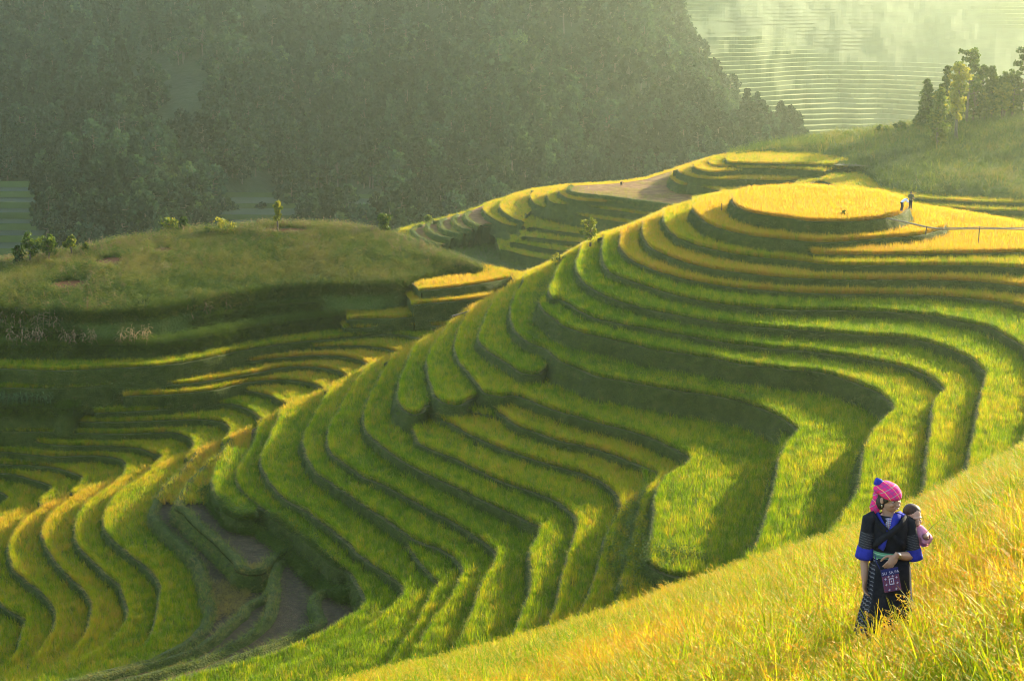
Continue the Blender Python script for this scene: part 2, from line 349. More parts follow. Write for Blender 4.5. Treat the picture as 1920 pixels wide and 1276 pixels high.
valley(-45.5, [(-150, 842), (0, 848), (100, 856), (150, 855), (200, 857), (226, 863), (235, 874), (228, 894), (215, 906)], .3)
valley(-46.4, [(-150, 868), (0, 871), (50, 873), (100, 878), (138, 889), (153, 897), (146, 912), (130, 926)], .32)
valley(-47.1, [(-150, 880), (-50, 884), (0, 888), (25, 891), (63, 901), (96, 914), (90, 925), (70, 940)], .32)
valley(-48.0, [(-150, 915), (-40, 918), (0, 925), (12, 933), (5, 945), (-10, 960)], .3)
# banks with corn rows under the round corn hill
valley(-36.4, [(-200, 640), (0, 647), (125, 648), (219, 647), (297, 644), (380, 632), (480, 612), (600, 596), (650, 590)], .1, crop='corn_row', bank=.2, rough=1.4)
LAYERS[-1]['close'] = [(700, 575), (700, 540), (400, 520), (0, 545), (-300, 560)]
valley(-35.1, [(-200, 606), (0, 612.5), (94, 619), (188, 617), (281, 603), (375, 594), (437, 584), (520, 573), (600, 566), (644, 561.5), (682, 560), (745, 557), (807, 548), (850, 539)], .1, crop='corn_row', bank=.2, rough=1.4)
LAYERS[-1]['close'] = [(880, 522), (860, 500), (600, 505), (400, 515), (0, 545), (-300, 560)]

# terraces on the spur behind
SIL3 = [(1760, 330), (1640, 310), (1500, 285), (1423, 285), (1364, 291), (1330, 298), (1299, 308), (1262, 320), (1229, 330), (1212, 336), (1164, 343.5), (1066, 349), (995, 357.5),
        (953, 370.5), (908, 384.5), (874, 398.5), (812, 415), (745, 432), (735, 436)]
S3 = np.array(SIL3, float)
def spur(z, rim, tint, right=None, **k):
    d = np.linalg.norm(S3 - np.array(rim[0]), axis=1)
    i = int(d.argmin())
    close = (right or [(rim[-1][0] + 150, rim[-1][1] + 12), (1800, 420)]) + [tuple(p) for p in S3[:i + 1]]
    layer(z, rim, tint, close=close, group='spur', step=6, cropz=.6, **k)
spur(-33.0, [(1372, 291), (1361, 296), (1361, 303), (1400, 306), (1459, 307.5), (1538, 309), (1566, 309), (1576, 304)], .5, right=[(1610, 300), (1640, 312)])
spur(-33.8, [(1338, 298), (1329, 304), (1330, 309), (1375, 314.5), (1459, 317), (1500, 319), (1544, 322)], .55, right=[(1600, 312), (1650, 315)])
spur(-34.2, [(1306, 308), (1300, 313), (1303, 317), (1333, 323.5), (1367, 322)], .6, right=[(1420, 318), (1600, 315)])
spur(-35.3, [(1276, 316), (1271, 322), (1290, 331), (1333, 337), (1403, 337), (1485, 338.5), (1505, 334)], .65, right=[(1550, 325), (1640, 318)])
spur(-36.8, [(1262, 324), (1256, 334), (1268, 344), (1305, 350), (1347, 358), (1354, 360), (1340, 366), (1322, 373), (1310, 381)], .7, right=[(1330, 400), (1500, 400), (1700, 340)])
spur(-38.3, [(1068, 350), (1062, 354), (1066, 360), (1080, 364), (1150, 372), (1238, 384), (1274, 388), (1320, 394)], .5, crop='straw')
spur(-39.1, [(1056, 352), (1047, 360), (1066, 372.5), (1150, 381), (1238, 392), (1290, 398)], .75)
spur(-40.2, [(1038, 355), (1026, 366), (1030, 378), (1066, 385), (1150, 395), (1220, 405), (1270, 413)], .55)
spur(-41.6, [(1002, 359), (994, 372), (1004, 384), (1037, 394), (1094, 406), (1150, 415), (1192, 421), (1240, 430)], .6)
spur(-43.0, [(958, 371), (938, 384), (938, 392), (948, 402), (965, 411), (981, 417)], .55, right=[(984, 405), (1002, 392), (1300, 388), (1500, 380)])
spur(-44.0, [(915, 384), (906, 390), (906, 397), (919, 408), (947, 421), (981, 425), (1000, 424)], .5, right=[(1003, 410), (1010, 398), (1300, 393), (1500, 385)])
spur(-43.9, [(990, 428), (996, 427), (1051, 435), (1094, 440), (1140, 448)], .45, right=[(1300, 450), (1500, 420), (1400, 360), (1000, 410)])
spur(-44.8, [(978, 445), (983, 444), (1051, 452), (1108, 457), (1150, 464)], .45, right=[(1300, 470), (1500, 420), (1400, 360), (990, 425)])
spur(-45.8, [(956, 455), (961, 455), (1037, 469), (1080, 473), (1130, 482)], .4, right=[(1300, 490), (1500, 420), (1400, 360), (980, 430)])
spur(-46.9, [(938, 469), (943, 469), (981, 479), (1037, 490), (1080, 500)], .4, right=[(1300, 510), (1500, 420), (1400, 360), (960, 440)])
for i, (z, r) in enumerate([(-44.8, [(878, 398), (870, 402), (870, 410), (880, 419), (897, 426)]), (-45.4, [(856, 404), (847, 409), (850, 420), (864, 430), (884, 434)]),
                            (-46.0, [(832, 411), (822, 416), (827, 431), (845, 438), (868, 442)]), (-46.6, [(810, 417), (797, 423), (804, 436), (822, 446), (846, 450)]),
                            (-47.3, [(786, 423), (770, 431), (780, 444), (800, 455), (826, 462)]), (-48.0, [(757, 431), (743, 440), (752, 453), (775, 466), (806, 474)])]):
    spur(z, r, .5, right=[(r[-1][0] + 12, r[-1][1] - 7), (970, 422), (990, 402), (1300, 390), (1500, 380)], crop='bare' if i < 5 else 'rice')
spur(-48.6, [(735, 436), (725, 450), (760, 480), (880, 500), (960, 520)], .1, right=[(1100, 530), (1500, 420), (1400, 360)], crop='weeds')
# terraces behind the summit
def behind(z, rim, tint, close):
    layer(z, rim, tint, close=close, group='spur', step=6)
behind(-34.6, [(1500, 352), (1530, 340), (1548, 342), (1565, 350), (1615, 360), (1666, 367.6), (1720, 373), (1800, 378), (1920, 382), (2100, 384)], .5, [(2500, 380), (2500, 340), (1920, 345), (1640, 326), (1560, 328)])
behind(-35.4, [(1480, 360), (1500, 350), (1540, 352), (1600, 366), (1680, 380), (1760, 389), (1840, 395), (1920, 397), (2100, 400)], .5, [(2500, 396), (2500, 340), (1920, 345), (1640, 322), (1500, 335)])
behind(-36.5, [(1440, 364), (1500, 362), (1600, 380), (1700, 396), (1800, 408), (1920, 416), (2100, 424)], .45, [(2500, 430), (2500, 330), (1920, 340), (1640, 318), (1450, 345)])
behind(-37.5, [(1300, 400), (1450, 390), (1600, 410), (1800, 425), (1920, 432), (2100, 440)], .4, [(2500, 450), (2500, 330), (1920, 340), (1640, 318), (1450, 340), (1300, 372)])

def poly_area(P):
    return .5 * np.sum(P[:, 0] * np.roll(P[:, 1], -1) - np.roll(P[:, 0], -1) * P[:, 1])
for L in LAYERS:                       # the bowl below the big bank falls more gently
    if L['group'] == 'hill' and L['z'] < -34.4: L['z'] = -34.4 + (L['z'] + 34.4) * .70
for L in LAYERS:
    if L['crop'] == 'stubble' and L['rim'][-1][1] > 1215 and L['close'][0][0] < 320:
        k_ = 1 if L['close'][0][0] < -100 else 2
        L['rim'] += [tuple(map(float, p)) for p in L['close'][:k_]]; L['close'] = L['close'][k_:]
LAYERS.sort(key=lambda L: -L['z'])
for li, L in enumerate(LAYERS):
    rim2 = catmull(L['rim'], L['step'])
    R = at_z(rim2[:, 0], rim2[:, 1], L['z'])[:, :2]
    # even spacing on the ground, small hand-dug irregularities
    seg = np.r_[0, np.cumsum(np.linalg.norm(np.diff(R, axis=0), axis=1))]
    n = max(4, int(seg[-1] / .45))
    s = np.linspace(0, seg[-1], n)
    R = np.stack([np.interp(s, seg, R[:, 0]), np.interp(s, seg, R[:, 1])], 1)
    T = np.gradient(R, axis=0); T /= np.linalg.norm(T, axis=1)[:, None] + 1e-9
    Nn = np.stack([T[:, 1], -T[:, 0]], 1)
    w = (fbm(s, s * 0 + li * 7, 2.2, 3) - .5) * .34 * L['rough'] + (fbm(s, s * 0 + li * 3, .7, 5, 2) - .5) * .12 * L['rough']
    R = R + Nn * w[:, None]
    C = np.array([at_z(x, y, L['z'])[:2] for x, y in (L['close'] or [])]).reshape(-1, 2)
    # long closing edges are cut into shorter ones
    P = np.vstack([R, C]) if len(C) else R
    if poly_area(P) < 0: Nn = -Nn            # make outward = right-hand of a counter-clockwise loop
    sgn = 1.0 if poly_area(P) > 0 else -1.0
    L['R'], L['C'], L['P'] = R, C, P
    T = np.gradient(R, axis=0); T /= np.linalg.norm(T, axis=1)[:, None] + 1e-9
    L['out'] = np.stack([T[:, 1], -T[:, 0]], 1) * sgn
    L['s'] = s

def terrace_mesh(L, idx):
    R, C, z, out = L['R'], L['C'], L['z'], L['out']
    n, m = len(R), len(C)
    V, Fc, mats = [], [], []
    s = L['s']
    # top outline first
    lip = (fbm(s, s * 0 + idx, 1.1, 8) - .5) * .10
    for i in range(n): V.append((R[i, 0], R[i, 1], z + lip[i]))
    for p in C: V.append((p[0], p[1], z))
    loop = [Vector((v[0], v[1], 0)) for v in V]
    for t in geometry.tessellate_polygon([loop]):
        a, b, c = (loop[i] for i in t)
        if (b.x - a.x) * (c.y - a.y) - (b.y - a.y) * (c.x - a.x) < 0: t = (t[0], t[2], t[1])
        Fc.append(tuple(t)); mats.append(1)
    # bank below the worked edge
    deep = L.get('deep', 2.6)
    levels = [.12, .45, .9, 1.5, deep]
    prev = list(range(n))
    for k, dpt in enumerate(levels):
        nz = (fbm(s * 1.0, s * 0 + idx * 5 + k * 2.3, .9, 21 + k, 2) - .5) * .34 * min(1.6, L['rough'])
        off = L['bank'] * dpt + nz * (0.4 if k == 0 else 1)
        cur = []
        for i in range(n):
            cur.append(len(V)); V.append((R[i, 0] + out[i, 0] * off[i], R[i, 1] + out[i, 1] * off[i], z - dpt))
        for i in range(n - 1):
            f = (prev[i], prev[i + 1], cur[i + 1], cur[i])
            Fc.append(f); mats.append(0)
        prev = cur
    if L['crop'] in ('stubble', 'straw', 'bare'):      # raised grassy bund round a harvested field
        prev = list(range(n))
        for inn, up in ((.05, .24), (.25, .36), (.55, .34), (.82, .12), (.95, -.05)):
            nz = (fbm(s, s * 0 + idx * 9 + inn * 5, .8, 31, 2) - .5) * .22
            cur = []
            for i in range(n):
                cur.append(len(V)); V.append((R[i, 0] - out[i, 0] * inn, R[i, 1] - out[i, 1] * inn, z + up + nz[i] * (up > 0)))
            for i in range(n - 1):
                Fc.append((prev[i], prev[i + 1], cur[i + 1], cur[i])); mats.append(0)
            prev = cur
    # skirt round the back
    if m:
        ring = [n - 1] + list(range(n, n + m)) + [0]
        low = []
        cen = L['P'].mean(0)
        for j in ring:
            x, y = V[j][0], V[j][1]
            low.append(len(V)); V.append((x, y, z - deep - 1.5))
        for a in range(len(ring) - 1):
            Fc.append((ring[a], ring[a + 1], low[a + 1], low[a])); mats.append(0)
    top = M['straw_soil'] if L['crop'] in ('straw', 'bare') else M['stubble'] if L['crop'] == 'stubble' else M['soil']
    o = mesh_obj('rice_terrace', V, Fc, [M['bank'], top], kind='structure')
    o.data.polygons.foreach_set('material_index', mats)
    o.data.polygons.foreach_set('use_smooth', [mt == 0 for mt in mats])
    bm = bmesh.new(); bm.from_mesh(o.data); bmesh.ops.recalc_face_normals(bm, faces=bm.faces); bm.to_mesh(o.data); bm.free()
    return o
for i, L in enumerate(LAYERS):
    if L['z'] < (-47.3 if L['group'] != 'spur' else -48.2): L['deep'] = 9.0
    L['obj'] = terrace_mesh(L, i)

# floor of the valley and the wide land below everything
def sheet(name, pts, z, mat):
    V = [(x, y, z) for x, y in pts]
    return mesh_obj(name, V, [tuple(range(len(V)))], mat, kind='structure')
sheet('valley_floor', [(-220, 92), (60, 92), (60, 205), (-220, 205)], -49.0, M['bank'])
sheet('ground', [(-6000, -3000), (6000, -3000), (6000, 9000), (-6000, 9000)], -120.0, M['valley'])

# ------------------------------------------------------------------ smooth hills
def loft(name, rows, mat, nz=.4, nscale=6.0, sub=3, kind='structure', seed=1, mats=None):
    """rows: arrays (n,3) of points from near to far; smoothed between rows and roughened"""
    rows = np.array(rows)
    out = []
    k = len(rows)
    for j in range(rows.shape[1]):
        pass
    for i in range(k - 1):
        p0, p1, p2, p3 = rows[max(i - 1, 0)], rows[i], rows[i + 1], rows[min(i + 2, k - 1)]
        for a in range(sub):
            t = a / sub
            # monotone cubic-ish blend
            m1, m2 = (p2 - p0) * .5, (p3 - p1) * .5
            d = p2 - p1
            m1 = np.where(np.sign(m1) == np.sign(d), np.sign(d) * np.minimum(abs(m1), 2 * abs(d)), 0)
            m2 = np.where(np.sign(m2) == np.sign(d), np.sign(d) * np.minimum(abs(m2), 2 * abs(d)), 0)
            out.append((2*t**3 - 3*t**2 + 1) * p1 + (t**3 - 2*t**2 + t) * m1 + (-2*t**3 + 3*t**2) * p2 + (t**3 - t**2) * m2)
    out.append(rows[-1])
    G = np.array(out)
    G[..., 2] += (fbm(G[..., 0], G[..., 1], nscale, seed, 4) - .5) * 2 * nz
    nr, nc = G.shape[:2]
    Fc = [(r * nc + c, r * nc + c + 1, (r + 1) * nc + c + 1, (r + 1) * nc + c) for r in range(nr - 1) for c in range(nc - 1)]
    o = mesh_obj(name, G.reshape(-1, 3), Fc, mat, smooth=True, kind=kind)
    return o, G
def row_z(xs, line, zline):
    return at_z(xs, lerp_px(line, xs), lerp_px(zline, xs))
def row_d(xs, line, D):
    return at_y(xs, lerp_px(line, xs), D)

# round hill under corn and weeds
DOME_FRONT = [(-400, 600), (-250, 590), (0, 578), (94, 584), (188, 587), (281, 578), (375, 562), (469, 547), (547, 537), (600, 536), (682, 535), (745, 530), (823, 513), (880, 508), (905, 510)]
DOME_TOP = [(-400, 548), (-250, 530), (-100, 508), (0, 493), (100, 478), (200, 460), (300, 443), (400, 431), (500, 425), (600, 425), (680, 433), (740, 448), (800, 468), (860, 489), (905, 507)]
DZ0 = [(-400, -33.4), (600, -33.4), (905, -33.4)]
DZ1 = [(-400, -33.0), (0, -32.0), (250, -30.8), (500, -30.0), (650, -30.3), (800, -32.0), (905, -33.35)]
DOME_FRONT = [tuple(p) for p in catmull(DOME_FRONT, 25)]
dx = np.linspace(-400, 905, 200)
r0 = row_z(dx, DOME_FRONT, DZ0); r1 = row_z(dx, DOME_TOP, DZ1)
def off(r, dy, dz): q = r.copy(); q[:, 1] += dy; q[:, 2] += dz; return q
drows = [off(r0, -1.0, -3.5), off(r0, -.25, -.5)] + [r0 * (1 - t) + r1 * t + np.array([0, 0, .35 * math.sin(math.pi * t)]) for t in (0, .2, .45, .75, 1.0)]
drows += [off(r1, 9, -1.2), off(r1, 25, -6), off(r1, 45, -20), off(r1, 90, -60)]
def add_bare(m, spots, col=(.11, .036, .009)):
    nt = m.node_tree
    b = next(n for n in nt.nodes if n.type == 'BSDF_PRINCIPLED')
    src = b.inputs['Base Color'].links[0].from_socket
    geo = N(nt, 'ShaderNodeNewGeometry')
    nz = N(nt, 'ShaderNodeTexNoise', i_Scale=.8, i_Detail=5)
    nt.links.new(geo.outputs['Position'], nz.inputs['Vector'])
    for p, rx, ry in spots:
        sub = N(nt, 'ShaderNodeVectorMath', operation='SUBTRACT'); sub.inputs[1].default_value = p
        nt.links.new(geo.outputs['Position'], sub.inputs[0])
        sca = N(nt, 'ShaderNodeVectorMath', operation='MULTIPLY'); sca.inputs[1].default_value = (1 / rx, 1 / ry, .05)
        nt.links.new(sub.outputs[0], sca.inputs[0])
        ln = N(nt, 'ShaderNodeVectorMath', operation='LENGTH'); nt.links.new(sca.outputs[0], ln.inputs[0])
        ad = N(nt, 'ShaderNodeMath', operation='ADD'); nt.links.new(ln.outputs['Value'], ad.inputs[0]); nt.links.new(nz.outputs[0], ad.inputs[1])
        mr = N(nt, 'ShaderNodeMapRange'); mr.inputs['From Min'].default_value = 1.3; mr.inputs['From Max'].default_value = 1.6; mr.inputs['To Min'].default_value = 1; mr.inputs['To Max'].default_value = 0
        nt.links.new(ad.outputs[0], mr.inputs[0])
        mx = N(nt, 'ShaderNodeMix', data_type='RGBA'); nt.links.new(mr.outputs[0], mx.inputs[0]); nt.links.new(src, mx.inputs[6]); mx.inputs[7].default_value = (*col, 1)
        src = mx.outputs[2]
    nt.links.new(src, b.inputs['Base Color'])
M['corn_hill'] = noise_mat('corn_hill_ground', [(.25, (.03, .05, .008)), (.5, (.06, .085, .012)), (.7, (.09, .10, .02)), (.85, (.13, .10, .03))], scale=.5, bump=.8, bscale=4, dist=.3, coord='World')
def dome_pt(px, py):
    y0, y1 = lerp_px(DOME_FRONT, px), lerp_px(DOME_TOP, px)
    t = (y0 - py) / (y0 - y1)
    return at_z(px, y0, lerp_px(DZ0, px)) * (1 - t) + at_z(px, y1, lerp_px(DZ1, px)) * t
BARE = [(tuple(dome_pt(203, 502)), 1.9, 2.6), (tuple(dome_pt(128, 543)), 2.2, 2.2), (tuple(dome_pt(305, 478)), 1.6, 1.5), (tuple(dome_pt(540, 438)), 3.2, 1.6)]
add_bare(M['corn_hill'], BARE)
dome, DG = loft('corn_hill', drows, M['corn_hill'], nz=.28, nscale=5, sub=4, seed=3)
# pine hill at the right
PH0 = [(1380, 294), (1423, 290), (1500, 297), (1560, 306), (1620, 322), (1640, 335), (1650, 347), (1700, 357), (1760, 364), (1840, 367), (1920, 373), (2100, 377), (2900, 380)]
PH1 = [(1380, 291), (1423, 284), (1500, 269), (1560, 259), (1620, 253), (1680, 246), (1740, 238), (1800, 230), (1860, 222), (1920, 214), (2100, 195), (2900, 120)]
PZ0 = [(1380, -33.2), (1640, -34.0), (2900, -34.0)]
PZ1 = [(1380, -33.0), (1500, -32.0), (1700, -30.4), (1920, -28), (2100, -25.6), (2900, -14)]
px_ = np.linspace(1380, 2900, 90)
q0 = row_z(px_, PH0, PZ0); q1 = row_z(px_, PH1, PZ1)
prow = [off(q0, -1.5, -4), off(q0, 0, -.4)] + [q0 * (1 - t) + q1 * t + np.array([0, 0, .8 * math.sin(math.pi * t)]) for t in (.03, .25, .5, .75, 1.0)]
prow += [off(q1, 15, -1), off(q1, 40, -8), off(q1, 90, -40), off(q1, 150, -90)]
pine_hill, PG = loft('wooded_hill', prow, M['meadow'], nz=.5, nscale=8, sub=4, seed=5)

# near slope the camera looks across: r is the distance forward, the fall of the land grows with it
SPUR_SIL = [(-900, 1560), (-200, 1450), (300, 1365), (500, 1306), (600, 1280), (720, 1250), (850, 1222), (1000, 1185), (1100, 1155), (1200, 1125), (1260, 1102), (1350, 1072), (1440, 1042), (1500, 1022),
            (1560, 1004), (1640, 976), (1740, 935), (1840, 882), (1920, 842), (2100, 760), (2400, 690), (3200, 600)]
FG_RICE = .62
SA = np.array(SPUR_SIL, float)
SA = catmull(SA, 30)
def spur_z(x, y):
    """height of the rice tops on the near slope"""
    u = CX + F * np.asarray(x) / (np.asarray(y) * CP + 1e-6) * .955
    v = np.interp(u, SA[:, 0], SA[:, 1])
    dep = PITCH + np.arctan((v - CY) / F)
    a = np.tan(dep) - .10
    return -2.0 - a * y - .00125 * y * y
ss = np.concatenate([np.linspace(-3400, -940, 14), np.linspace(-900, 2400, 110), np.linspace(2460, 6000, 24)])
yy = np.concatenate([np.linspace(-4, 14, 10), np.linspace(15, 50, 50), np.linspace(54, 110, 22)])
GX = (ss[None, :] - CX) / F * np.maximum(yy, 12)[:, None] * 1.03
GY = np.repeat(yy[:, None], len(ss), 1)
GZ = spur_z(GX, np.maximum(GY, 1)) - FG_RICE
GZ = GZ + (fbm(GX, GY, 3.0, 41) - .5) * .12
SG = np.stack([GX, GY, GZ], -1)
nr, nc = SG.shape[:2]
near_slope = mesh_obj('near_slope', SG.reshape(-1, 3), [(r * nc + c, r * nc + c + 1, (r + 1) * nc + c + 1, (r + 1) * nc + c) for r in range(nr - 1) for c in range(nc - 1)], M['stubble'], smooth=True, kind='structure')

# forested mountainside across the valley
FXR = [(-160, 1110), (-60, 1165), (0, 1190), (60, 1205), (110, 1250), (170, 1292), (220, 1335), (260, 1395), (300, 1450), (400, 1560), (520, 1650)]
FROW = [(530, 520), (440, 575), (380, 608), (300, 648), (220, 684), (140, 718), (60, 750), (0, 775), (-60, 800), (-130, 830)]
frows = []
for y, D in FROW:
    xr = np.interp(y, [p[0] for p in FXR], [p[1] for p in FXR])
    xs = np.concatenate([np.linspace(-900, xr, 110)])
    gul = (fbm(xs, xs * 0 + y * .45, 260, 61, 3) - .5) * 130 + 26 * np.sin(xs / 95.0 + y / 170.0)
    edge = np.clip((xs - (xr - 170)) / 170, 0, 1) ** 2 * 70
    Dd = D + gul + edge
    P = at_y(xs, np.full_like(xs, y), Dd)
    far = [P[-1] + np.array([25, 90, -14.]), P[-1] + np.array([60, 260, -60.])]
    frows.append(np.vstack([P, far]))
mount, MG = loft('forest_hillside', frows, M['forest_floor'], nz=3.0, nscale=30, sub=4, seed=8)
# far terraced mountainside, each level a real step
FAR_FIELDS = [[(1170, -20), (1415, -20), (1400, 22), (1330, 60), (1262, 104), (1170, 130)], [(1268, 150), (1330, 118), (1420, 112), (1470, 150), (1620, 182), (1640, 230), (1615, 300), (1380, 300), (1330, 215)],
              [(1640, 205), (1740, 170), (1760, 250), (1660, 300)], [(1830, 60), (1960, 40), (1960, 95), (1850, 105)]]
FAR_FIELDS = [np.array(p, float) for p in FAR_FIELDS]
def far_field_at(x, y):
    xj = x + (vnoise(np.array([x]), np.array([y]), 16, 71)[0] - .5) * 34 + (vnoise(np.array([x]), np.array([y]), 60, 73)[0] - .5) * 40
    yj = y + (vnoise(np.array([x]), np.array([y]), 16, 75)[0] - .5) * 22
    if vnoise(np.array([x]), np.array([y]), 34, 77)[0] > .80: return False
    for P in FAR_FIELDS:
        x1, y1 = P[:, 0], P[:, 1]; x2, y2 = np.roll(x1, -1), np.roll(y1, -1)
        c = (y1 <= yj) != (y2 <= yj)
        if (np.sum(x1[c] + (yj - y1[c]) / (y2[c] - y1[c]) * (x2[c] - x1[c]) > xj) & 1): return True
    return False
def stepped(name, xs, y0, y1, D0, D1, h, mat, wob=0, seed=1, wave=80.0, field=lambda x, y: True):
    top = lambda D: None
    V, Fc, mi = [], [], []
    D = D0; nrow = 0
    za = at_y(np.array([np.mean(xs)]), np.array([y0]), D0)[0, 2]; zb = at_y(np.array([np.mean(xs)]), np.array([y1]), D1)[0, 2]
    ns = max(2, int((zb - za) / h))
    U = (xs - CX) / F
    for i in range(ns + 1):
        t = i / ns
        Di = D0 + (D1 - D0) * t
        shift = (fbm(xs, xs * 0 + 420 * t, 420, seed) - .5) * wave * 2 + (fbm(xs, xs * 0 + i * 5, 40, seed + 3) - .5) * wave * .18
        for zz in ((za + (zb - za) * t - h * .5), (za + (zb - za) * t + h * .5)):
            d = Di + shift + (0.6 if zz > za + (zb - za) * t else 0)
            if zz > za + (zb - za) * t:
                yrow = y0 + (y1 - y0) * (i + .5) / ns
                wild = np.array([not field(x_, yrow) for x_ in xs], float)
                wild = np.convolve(np.pad(wild, 9, mode='edge'), np.ones(19) / 19, mode='valid')
                d = d + (D1 - D0) / ns * .93 * wild
            for u, dd in zip(U, d): V.append((u * dd / CP * 1.0, dd, zz))
        nrow += 2
    n = len(xs)
    for r in range(nrow - 1):
        for c in range(n - 1):
            Fc.append((r * n + c, r * n + c + 1, (r + 1) * n + c + 1, (r + 1) * n + c)); mi.append((r % 2) if r % 2 == 0 or field(xs[c], y0 + (y1 - y0) * r / nrow) else 2)
    o = mesh_obj(name, V, Fc, mat, kind='structure')
    o.data.polygons.foreach_set('material_index', mi)
    return o
M['far_bank'] = noise_mat('far_bank', [(.3, (.035, .055, .012)), (.7, (.06, .09, .02))], scale=.05, coord='World')
M['far_field'] = noise_mat('far_field', [(.35, (.09, .12, .02)), (.5, (.14, .16, .03)), (.65, (.19, .18, .05))], scale=.03, coord='World', detail=3)
M['far_wild'] = noise_mat('far_wild', [(.35, (.045, .065, .014)), (.65, (.075, .095, .022))], scale=.04, coord='World', detail=4)
far_slope = stepped('far_hillside', np.linspace(950, 2500, 320), 345, -130, 880, 1480, 2.3, [M['far_bank'], M['far_field'], M['far_wild']], seed=4, field=far_field_at)
M['low_field'] = noise_mat('low_field', [(.35, (.018, .032, .012)), (.65, (.035, .05, .016))], scale=.03, coord='World', detail=3)
stepped('valley_terraces', np.linspace(-500, 140, 60), 520, 345, 470, 560, 1.9, [M['far_bank'], M['low_field'], M['far_bank']], seed=9, wave=8)
stepped('valley_terraces', np.linspace(380, 760, 50), 450, 366, 530, 585, 1.5, [M['far_bank'], M['low_field'], M['far_bank']], seed=14, wave=7)

# ------------------------------------------------------------------ the air
def haze_box(dens, col, g):
    b = bmesh.new()
    bmesh.ops.create_cube(b, size=1.0)
    me = bpy.data.meshes.new('haze'); b.to_mesh(me); b.free()
    o = bpy.data.objects.new('haze', me); COL.objects.link(o)
    x0, x1, y0, y1, z0, z1 = -6100, 6100, -3100, 9100, -121, 62
    o.location = ((x0 + x1) / 2, (y0 + y1) / 2, (z0 + z1) / 2); o.scale = (x1 - x0, y1 - y0, z1 - z0)
    m, nt, out = new_mat('haze_air')
    v = N(nt, 'ShaderNodeVolumePrincipled')
    v.inputs['Color'].default_value = (*col, 1)
    v.inputs['Density'].default_value = dens
    v.inputs['Anisotropy'].default_value = g
    nt.links.new(v.outputs[0], out.inputs['Volume'])
    me.materials.append(m)
    o['kind'] = 'stuff'
    return o
haze_box(.000135, (.82, .94, .68), .80)

# ------------------------------------------------------------------ small plants (prototypes kept outside the scene; the fields are grown from them)
class MB:
    """collects quads / triangles with a material index"""
    def __init__(s): s.V, s.F, s.M = [], [], []
    def blade(s, base, yaw, L, w, lean, curve, mi=0, seg=3, tw=.0, tip=.12):
        b = np.array(base, float)
        d = np.array([math.cos(yaw), math.sin(yaw), 0]); side = np.array([-d[1], d[0], 0])
        i0 = len(s.V)
        for k in range(seg + 1):
            t = k / seg
            ang = lean + curve * t
            if k: b = b + (d * math.sin(ang) + np.array([0, 0, math.cos(ang)])) * L / seg
            ww = w * (1 - t) ** .6 if k < seg else w * tip
            ww = w * (.55 + .9 * t - 1.35 * t * t) if 0 < k < seg else (w * .5 if k == 0 else w * tip)
            sd_ = side * math.cos(tw * t) + d * math.sin(tw * t)
            s.V += [b - sd_ * ww / 2, b + sd_ * ww / 2]
        for k in range(seg):
            a = i0 + 2 * k
            s.F.append((a, a + 1, a + 3, a + 2)); s.M.append(mi)
        return b
    def tri(s, a, b, c, mi=0):
        i = len(s.V); s.V += [a, b, c]; s.F.append((i, i + 1, i + 2)); s.M.append(mi)
    def quad(s, a, b, c, d, mi=0):
        i = len(s.V); s.V += [a, b, c, d]; s.F.append((i, i + 1, i + 2, i + 3)); s.M.append(mi)
    def tube(s, pts, rad, sides=6, mi=0, cap=True):
        pts = [np.array(p, float) for p in pts]
        rad = rad if isinstance(rad, (list, tuple, np.ndarray)) else [rad] * len(pts)
        rings = []
        ref = np.array([0, 0, 1.0])
        for i, p in enumerate(pts):
            t = pts[min(i + 1, len(pts) - 1)] - pts[max(i - 1, 0)]
            t = t / (np.linalg.norm(t) + 1e-9)
            r_ = ref if abs(t @ ref) < .95 else np.array([1.0, 0, 0])
            u = np.cross(t, r_); u /= np.linalg.norm(u); v = np.cross(t, u)
            i0 = len(s.V)
            for k in range(sides):
                a = 2 * math.pi * k / sides
                s.V.append(p + (u * math.cos(a) + v * math.sin(a)) * rad[i])
            rings.append(i0)
        for a, b in zip(rings[:-1], rings[1:]):
            for k in range(sides):
                k2 = (k + 1) % sides
                s.F.append((a + k, a + k2, b + k2, b + k)); s.M.append(mi)
        if cap:
            s.F.append(tuple(rings[0] + k for k in reversed(range(sides)))); s.M.append(mi)
            s.F.append(tuple(rings[-1] + k for k in range(sides))); s.M.append(mi)
    def build(s, name, mats, parent=None, smooth=False, kind=None, link=True):
        o = mesh_obj(name, s.V, s.F, mats, parent, smooth, kind, link)
        if isinstance(mats, (list, tuple)) and len(mats) > 1: o.data.polygons.foreach_set('material_index', s.M)
        return o

